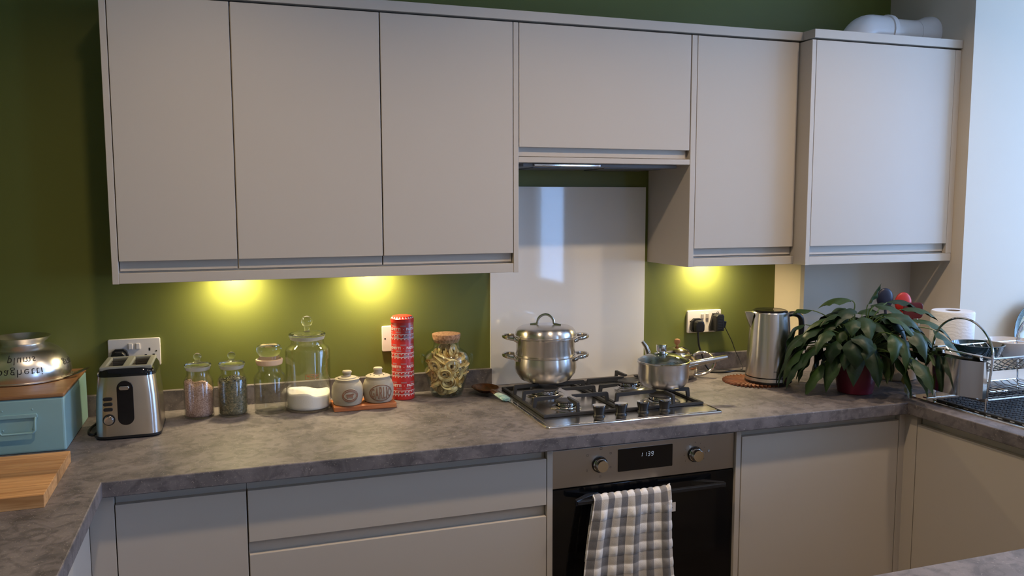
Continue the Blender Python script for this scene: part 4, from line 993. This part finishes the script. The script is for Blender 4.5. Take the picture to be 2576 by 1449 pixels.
rb = MB()
for k in range(8): rb.box(-.006, .012, -.0410, -.0395, -.022+k*.0062, -.0195+k*.0062)
rb.build('ribs', mat('rib_black', (.03, .03, .03), .4), t, smooth=0)
MB().tube([(.003+.004*math.cos(a), -.02, .037+.004*math.sin(a)) for a in [2*PI*k/12 for k in range(12)]], .0012, 6, closed=True).build('hang_loop', BLACKP, t)
us = MB().box(.020, .0335, -.034, -.016, -.014, .012, .002).build('usb_connector', BLACKP, t); us.rotation_euler = (0, .25, 0)
MB().tube(smooth_path([(.030, -.026, -.013), (.034, -.026, -.022), (.046, -.028, -.045), (.062, -.030, -.075), (.075, -.034, -.110), (.088, -.05, -.150), (.086, -.07, -.176), (.06, -.06, -.182), (.02, -.035, -.1825), (-.05, -.030, -.1825), (-.10, -.045, -.1825)], 8), .0017, 6).build('thin_cable', BLACKP, t)
o = MB().tube(smooth_path([(2.6850, -.055, .9145), (2.70, -.075, .9140), (2.74, -.092, .9140), (2.80, -.085, .9140), (2.83, -.12, .9145), (2.83, -.19, .914), (2.82, -.23, .914)], 8), .0037, 8).build('kettle_lead', BLACKP)
tag(o, 'black kettle lead curling on the worktop behind the kettle', 'cable')

# ------------------------------------------------------------------ house plant
PXC, PYC = 2.983, -.508
t = thing('potted_plant', 'large leafy green house plant drooping over a dark red pot', 'plant', (PXC, PYC, WT))
POTR = mat('red_pot', (.13, .010, .024), .35, noise=(8, (.15, .012, .028), .3))
MB().lathe([(0, .001), (.052, 0), (.056, .003), (.066, .06), (.0745, .118), (.0775, .119), (.0785, .128), (.0745, .1285), (.070, .115), (.060, .06), (.05, .02), (0, .02)], 44).build('pot', POTR, t)
MB().lathe([(0, .112), (.040, .114), (.0715, .110)], 24).build('soil', mat('soil', (.025, .016, .010), .95, bump=(120, .8)), t)
def leaf_mat():
    m = mat('plant_leaf', (.018, .052, .016), .46, spec=.45); nt = m.node_tree; b = nt.nodes['Principled BSDF']
    oi = nt.nodes.new('ShaderNodeObjectInfo'); r = nt.nodes.new('ShaderNodeValToRGB'); e = r.color_ramp.elements
    e[0].color = (.008, .026, .010, 1); e[1].color = (.026, .058, .014, 1)
    nt.links.new(oi.outputs['Random'], r.inputs[0]); nt.links.new(r.outputs[0], b.inputs['Base Color'])
    tc = nt.nodes.new('ShaderNodeTexCoord'); wv = nt.nodes.new('ShaderNodeTexNoise'); wv.inputs['Scale'].default_value = 45
    nt.links.new(tc.outputs['Object'], wv.inputs['Vector']); bp = nt.nodes.new('ShaderNodeBump'); bp.inputs['Strength'].default_value = .35; bp.inputs['Distance'].default_value = .004
    nt.links.new(wv.outputs['Fac'], bp.inputs['Height']); nt.links.new(bp.outputs[0], b.inputs['Normal']); return m
LEAF = leaf_mat(); STEM = mat('plant_stem', (.075, .125, .035), .5); YLEAF = mat('yellow_leaf', (.16, .13, .015), .5)
rl = random.Random(21)
KET = [(Vector((2.789-PXC, -.296-PYC, 0)), .090), (Vector((2.789+.088-PXC, -.296-.030-PYC, 0)), .042), (Vector((3.285-PXC, -.365-PYC, 0)), .082)]
def clear(q):                                        # leaves give way to the kettle beside them
    for c, r_ in KET:
        d = Vector((q.x-c.x, q.y-c.y, 0))
        if d.length < r_ and q.z < (.28 if c.x < 0 else .165): d = d.normalized()*r_; q.x, q.y = c.x+d.x, c.y+d.y
    return q
def leaf(az, reach, rise, L, W_, droop, elev, m=LEAF, start=.03, twist=0, side=0):
    """stem from the crown out to (reach, rise), then a pointed blade of length L starting at elevation elev and bending down by droop"""
    d = Vector((math.cos(az), math.sin(az), 0)); n = Vector((-d.y, d.x, 0)); up = Vector((0, 0, 1))
    p0 = d*start+Vector((0, 0, .115)); p3 = d*reach+Vector((0, 0, .115+rise))
    p1 = p0+Vector((0, 0, max(.05, rise*.75)))+d*reach*.12; e0 = d*math.cos(elev)+up*math.sin(elev); p2 = p3-e0*max(.03, reach*.35)
    st = []
    for k in range(11):
        q = k/10; st.append(p0*(1-q)**3+p1*3*q*(1-q)**2+p2*3*q*q*(1-q)+p3*q**3)
    MB().tube(st, [.0028-.0010*k/10 for k in range(11)], 5).build('stem', STEM, t)
    NL = 14; pos = p3.copy(); v = []; f = []
    for k in range(NL+1):
        q = k/NL; el = elev-droop*(q**.85); dirv = d*math.cos(el)+up*math.sin(el)+n*side*q; dirv.normalize()
        if k: pos = pos+dirv*L/NL
        w_ = W_*3.1*(q**.6)*((1-q)**1.12) if 0 < q < 1 else 0
        nn = (n+Vector((0, 0, twist*math.sin(q*2)))).normalized(); bn = nn.cross(dirv).normalized()
        wav = .004*math.sin(q*17+az*5)*min(1, w_/W_ if W_ else 0)
        for s_ in (-1, -.5, 0, .5, 1):
            cup = (abs(s_)**1.3)*w_*.45; q_ = pos+nn*w_*s_+bn*cup+bn*(wav*s_ if abs(s_) == 1 else 0); q_.z = max(q_.z, .004); v.append(clear(q_))
    for k in range(NL):
        for s_ in range(4): a = k*5+s_; f.append((a, a+1, a+6, a+5))
    mb = MB(); mb.add(v, f); return mb.build('leaf', m, t, 180, fixn=False)
CAMAZ = math.atan2(-2.7386-PYC, 1.0032-PXC)         # towards the viewer's end of the room
RIGHT = CAMAZ+PI/2                                   # anticlockwise from it
def rel(deg): return CAMAZ+math.radians(deg)
# tall central leaves
leaf(rel(-105), .020, .195, .13, .042, 1.5, .55); leaf(rel(75), .030, .185, .085, .022, .3, 1.25); leaf(rel(100), .05, .18, .14, .034, 1.5, .4); leaf(rel(-30), .03, .17, .13, .032, 1.7, .5); leaf(rel(-45), .045, .140, .14, .030, 1.8, .5)
leaf(rel(15), .040, .145, .15, .030, 1.9, .55); leaf(rel(160), .040, .145, .14, .032, 1.4, .7); leaf(rel(85), .045, .145, .16, .034, 1.6, .55); leaf(rel(50), .050, .130, .16, .032, 1.9, .4)
leaf(rel(118), .15, .165, .15, .034, 1.3, .45); leaf(rel(132), .12, .185, .15, .034, 1.3, .5); leaf(rel(104), .17, .135, .16, .033, 1.4, .3); leaf(rel(150), .10, .17, .14, .032, 1.2, .5)
leaf(rel(-95), .145, .155, .135, .028, .60, .20); leaf(rel(-80), .135, .085, .14, .032, 1.9, .0); leaf(rel(-70), .10, .10, .15, .032, 1.8, .2)
leaf(rel(-140), .07, .12, .14, .030, 1.7, .4); leaf(rel(140), .09, .14, .15, .032, 1.5, .45); leaf(rel(115), .10, .135, .17, .034, 1.5, .40); leaf(rel(125), .13, .12, .17, .034, 1.4, .35); leaf(rel(100), .13, .11, .17, .033, 1.6, .25)
for ring, (n, reach, rise, L, W_, dr, el) in enumerate(((17, .072, .135, .165, .031, 2.0, .40), (26, .122, .095, .180, .031, 1.9, .10), (30, .142, .040, .170, .029, 1.4, -.20))):
    for k in range(n):
        dg_ = 360*k/n+ring*17+rl.uniform(-10, 10); az = rel(dg_); rr_ = reach*rl.uniform(.75, 1.18)
        dd = (dg_+180) % 360-180
        wide = 1+(.42 if dd > 0 else .26)*abs(math.sin(math.radians(dd)))            # the plant spreads further along the worktop than across it
        if -165 < dd < -105: wide *= .62                        # kettle side
        if abs(dd) < 40 and ring == 2: continue
        short = .60 if abs(dd) < 42 else 1
        leaf(az, rr_*wide, rise+rl.uniform(-.025, .025), L*short*rl.uniform(.78, 1.12), W_*rl.uniform(.8, 1.15), dr+rl.uniform(-.3, .3), el+rl.uniform(-.3, .25), twist=rl.uniform(-.6, .6), side=rl.uniform(-.4, .4))
leaf(rel(-2), .085, .060, .150, .031, 1.1, -.5); leaf(rel(30), .085, .055, .145, .030, 1.0, -.6); leaf(rel(-36), .090, .045, .165, .033, 1.1, -.55); leaf(rel(-14), .07, .075, .13, .030, 1.4, -.1)
leaf(rel(72), .150, -.030, .100, .016, .5, -1.05, YLEAF); leaf(rel(58), .16, .05, .18, .031, 1.4, -.2); leaf(rel(-52), .13, -.01, .14, .030, 1.0, -.5); leaf(rel(-60), .17, .03, .16, .031, 1.3, -.3)
leaf(rel(84), .225, .115, .125, .030, .8, -.30, side=-.35)

# ------------------------------------------------------------------ utensil pot behind the plant
UX, UY = 3.285, -.365
t = thing('utensil_pot', 'beige stoneware utensil pot behind the plant', 'pot', (UX, UY, WT))
MB().lathe([(0, .001), (.068, 0), (.0725, .004), (.0735, .02), (.0735, .140), (.0750, .150), (.0715, .151), (.069, .14), (.069, .02), (0, .012)], 40).build('body', mat('beige_pot', (.46, .36, .25), .5, noise=(14, (.50, .40, .29), .3)), t)
def utensil(name, label, base, top, shaft_m, head):
    b, tp_ = Vector(base), Vector(top); t = thing(name, label, 'utensil', (UX+b.x, UY+b.y, WT+.02), group='utensils in the beige pot')
    MB().tube([(0, 0, 0), tuple(tp_-b)], .0048, 8).build('handle', shaft_m, t); head(t, tp_-b); return t
REDS = mat('red_silicone', (.50, .030, .022), .35); DRED = mat('dark_red_silicone', (.10, .012, .014), .3); NAVY = mat('navy_silicone', (.012, .014, .035), .35)
def ladle(t, p, m=REDS, s=1):
    mb = MB(); mb.sphere((0, 0, 0), .031*s, .010*s, .038*s, 20, 12, Matrix.Translation((p.x, p.y, p.z+.020)) @ Matrix.Rotation(-.33, 4, 'Z')); mb.build('head', m, t)
def spat(t, p):
    mb = MB(); mb.prism(rrect(.070, .058, .014, 5), -.004, .004, 'y', .002, T=Matrix.Translation((p.x, p.y, p.z+.025)) @ Matrix.Rotation(-.32, 4, 'Z')); mb.build('blade', DRED, t)
utensil('serving_spoon', 'bright red silicone spoon standing in the utensil pot', (-.005, .01, 0), (.030, .005, .235), REDS, ladle)
utensil('spatula', 'dark red spatula standing in the utensil pot', (.01, -.02, 0), (.038, -.035, .205), DRED, spat)
utensil('serving_spoon', 'navy blue spoon standing in the utensil pot', (-.02, .0, 0), (-.030, .030, .250), NAVY, lambda t, p: ladle(t, p, NAVY, 1.0))
utensil('whisk', 'steel balloon whisk standing in the utensil pot', (.02, .0, 0), (.062, -.025, .140), STEELP, lambda t, p: [MB().tube([(p.x+.016*math.sin(a)*math.cos(q), p.y+.016*math.sin(a)*math.sin(q), p.z+.030-.032*math.cos(a)) for a in [PI*k/10*1.0 for k in range(11)]], .0009, 5).build('wire', STEELP, t) for q in [k*PI/4 for k in range(8)]])

# ------------------------------------------------------------------ kitchen roll
t = thing('kitchen_roll', 'white embossed kitchen paper roll standing beside the dish rack', 'paper roll', (3.372, -.528, WT))
def roll_mat():
    m = mat('paper_roll', (.74, .73, .74), .9, spec=.2); nt = m.node_tree; b = nt.nodes['Principled BSDF']
    tc = nt.nodes.new('ShaderNodeTexCoord'); wv = nt.nodes.new('ShaderNodeTexWave'); wv.wave_type = 'RINGS'; wv.inputs['Scale'].default_value = 28; wv.inputs['Distortion'].default_value = 7; wv.inputs['Detail Scale'].default_value = 2
    nt.links.new(tc.outputs['Object'], wv.inputs['Vector']); bp = nt.nodes.new('ShaderNodeBump'); bp.inputs['Strength'].default_value = .22; bp.inputs['Distance'].default_value = .0015
    nt.links.new(wv.outputs['Fac'], bp.inputs['Height']); nt.links.new(bp.outputs[0], b.inputs['Normal']); return m
MB().lathe([(.0235, .012), (.066, .012), (.0695, .016), (.0695, .259), (.066, .264), (.0235, .264), (.0235, .012)], 48).build('paper', roll_mat(), t)
MB().lathe([(.0212, .012), (.0235, .012), (.0235, .2645), (.0212, .2645), (.0212, .012)], 32).build('cardboard_core', mat('cardboard', (.27, .22, .18), .8), t)
MB().lathe([(0, 0), (.074, 0), (.074, .010), (.070, .012), (0, .012)], 40).build('holder_base', mat('pale_wood', (.55, .44, .32), .5), t)
MB().lathe([(0, .012), (.008, .012), (.008, .235), (0, .236)], 16).build('holder_rod', MATS['pale_wood'], t)

# ------------------------------------------------------------------ sink drainer and dish rack
t = thing('sink_drainer', 'stainless inset sink drainer under the dish rack', 'sink', (3.30, -1.05, WT))
MB().prism(rrect(.40, .86, .03, 6), -.002, .0045, 'z', .002, 3).build('rim', STEELP, t)
rg = MB()
for k in range(17): rg.box(-.175, .175, .385-k*.040-.009, .385-k*.040+.009, .003, .0065, .002)
rg.build('drain_ridges', STEELP, t)
t = thing('drying_mat', 'dark nubbed drip mat under the dish rack', 'mat', (3.318, -.905, WT+.0045))
MB().prism(rrect(.385, .40, .012, 4), 0, .006, 'z', .002).build('mat_base', mat('mat_dark', (.020, .022, .026), .35), t)
nb = MB()
for i in range(24):
    for j in range(22): nb.box(-.18+i*.0152+(.004 if j % 2 else 0), -.18+i*.0152+.0105+(.004 if j % 2 else 0), -.186+j*.0172, -.186+j*.0172+.0050, .0055, .0085)
o = nb.build('mat_nubs', MATS['mat_dark'], t, smooth=0); o['kind'] = 'stuff'

RX, RY0, RY1, RL = 3.140, -.886, -.686, .360
ZM = WT+.0105
t = thing('dish_rack', 'two-tier chrome wire dish rack with arched end frames', 'dish rack', (0, 0, 0))
def wire(name, pts, r=.0024, m=CHROME, seg=8, par=None): return MB().tube(pts, r, seg).build(name, m, par or t)
ym = (RY0+RY1)/2; hw = (RY1-RY0)/2+.011
for x in (RX, RX+RL):
    arch = [(x, RY0+.004, ZM), (x, RY0, .98), (x, RY0-.010, 1.06)]+[(x, ym-hw*math.cos(a), 1.085+.106*math.sin(a)) for a in [PI*k/40 for k in range(41)]]+[(x, RY1+.010, 1.06), (x, RY1, .98), (x, RY1-.004, ZM)]
    wire('end_frame', arch, .0036)
for z, y0, y1 in ((.955, RY0-.002, RY1+.002), (1.083, RY0-.012, RY1+.012)):
    for y in (y0, y1): wire('side_rail', [(RX, y, z), (RX+RL, y, z)], .0030)
    for x in (RX, RX+RL): wire('cross_bar', [(x, y0, z), (x, y1, z)], .0030)
for k in range(12):
    x = RX+.025+k*.0285
    wire('lower_wire', [(x, RY0, .955), (x, RY0+.02, .945), (x, RY1-.02, .945), (x, RY1, .955)], .0016, seg=6)
    wire('upper_wire', smooth_path([(x, RY0-.012, 1.083), (x, RY0+.012, 1.062), (x, RY0+.045, 1.032), (x, ym, 1.024), (x, RY1-.045, 1.032), (x, RY1-.012, 1.062), (x, RY1+.012, 1.083)], 3), .0016, seg=6)
for y in (RY0+.05, ym, RY1-.05): wire('lower_rail', [(RX, y, .945), (RX+RL, y, .945)], .0020, seg=6)
for x in (RX, RX+RL): wire('lower_cross', [(x, RY0, .948), (x, RY1, .948)], .0024)
# cutlery holder hooked on the end frame
t = thing('cutlery_holder', 'mirror steel cutlery holder hooked on the dish rack end', 'cutlery holder', (RX-.004, ym+.008, .9640))
half = .110
out = [(-.003, half), (-.003, -half), (-.018, -half)]+[(-.018-.038*math.cos(PI/2*(q/8))**.9 if abs(q) < 8 else -.018, half*q/8) for q in range(-7, 8)]+[(-.018, half)]
inn_ = [(p[0]*.96-.0006, p[1]*.985) for p in out]
ch_ = MB(); n = len(out); zb_, zt_ = -.004, .108
ch_.add([(p[0], p[1], z) for z in (zb_, zt_) for p in out], [(k, (k+1) % n, n+(k+1) % n, n+k) for k in range(n)])
ch_.add([(p[0], p[1], zb_) for p in out], [tuple(range(n))])
ch_.add([(p[0], p[1], z) for z in (zb_+.001, zt_) for p in inn_], [(k, n+k, n+(k+1) % n, (k+1) % n) for k in range(n)])
ch_.add([(p[0], p[1], zt_) for p in out+inn_], [(k, (k+1) % n, n+(k+1) % n, n+k) for k in range(n)])
ch_.build('holder_box', mat('mirror_steel', (.46, .45, .44), .09, metal=1), t, 30)
for q in (-.07, .07): MB().box(-.007, .007, q-.014, q+.014, .100, .1225, .002).build('hook', STEELP, t)
dv = MB().box(-.046, -.004, -.003, -.001, .01, .098).build('divider', STEELP, t, smooth=0)

def bowl(name, label, x, y, z, r, h, m):
    t = thing(name, label, 'bowl', (x, y, z), group='bowls on the dish rack')
    MB().lathe([(0, .002), (r*.50, 0), (r*.58, .004), (r*.80, h*.35), (r*.96, h*.8), (r, h), (r-.004, h+.001), (r*.92, h*.8), (r*.76, h*.38), (r*.5, .010), (0, .008)], 48).build('shell', m, t)
    return t
bowl('dark_bowl', 'dark teal glazed bowl on the upper tier of the dish rack', 3.306, -.695, 1.036, .080, .052, mat('dark_teal_glaze', (.010, .026, .030), .12, coat=.5))
bowl('white_bowl', 'white glazed bowl on the dish rack beside the dark bowl', 3.445, -.700, 1.036, .078, .056, mat('white_glaze', (.66, .63, .62), .18))
# patterned plate leaning in the window reveal
t = thing('patterned_plate', 'green-rimmed patterned plate leaning in the window reveal', 'plate', (3.880, -.440, W1[2]))
def plate_mat():
    m = bpy.data.materials.new('patterned_plate'); m.use_nodes = True; nt = m.node_tree; b = nt.nodes['Principled BSDF']
    tc = nt.nodes.new('ShaderNodeTexCoord'); ln = nt.nodes.new('ShaderNodeVectorMath'); ln.operation = 'LENGTH'
    nt.links.new(tc.outputs['Object'], ln.inputs[0]); r = nt.nodes.new('ShaderNodeValToRGB'); e = r.color_ramp.elements; r.color_ramp.interpolation = 'CONSTANT'
    e[0].position = 0; e[0].color = (.40, .36, .24, 1); e[1].position = .098; e[1].color = (.030, .070, .055, 1)
    nt.links.new(ln.outputs['Value'], r.inputs[0])
    n = nt.nodes.new('ShaderNodeTexNoise'); n.inputs['Scale'].default_value = 34; n.inputs['Detail'].default_value = 3; nt.links.new(tc.outputs['Object'], n.inputs['Vector'])
    r2 = nt.nodes.new('ShaderNodeValToRGB'); q = r2.color_ramp.elements; q[0].position = .40; q[0].color = (.16, .075, .060, 1); q[1].position = .55; q[1].color = (1, 1, 1, 1)
    k = q.new(.47); k.color = (.75, .58, .25, 1)
    nt.links.new(n.outputs['Fac'], r2.inputs[0]); mx = nt.nodes.new('ShaderNodeMix'); mx.data_type = 'RGBA'; mx.blend_type = 'MULTIPLY'; mx.inputs['Factor'].default_value = .85
    nt.links.new(r.outputs[0], mx.inputs[6]); nt.links.new(r2.outputs[0], mx.inputs[7]); nt.links.new(mx.outputs[2], b.inputs['Base Color']); b.inputs['Roughness'].default_value = .2; return m
o = MB().lathe([(0, 0), (.085, .001), (.095, .006), (.125, .012), (.1255, .014), (.095, .0095), (.085, .004), (0, .003)], 56).build('dish', plate_mat(), t)
o.location = (0, -.0, .124); o.rotation_euler = (math.radians(83), 0, 0)
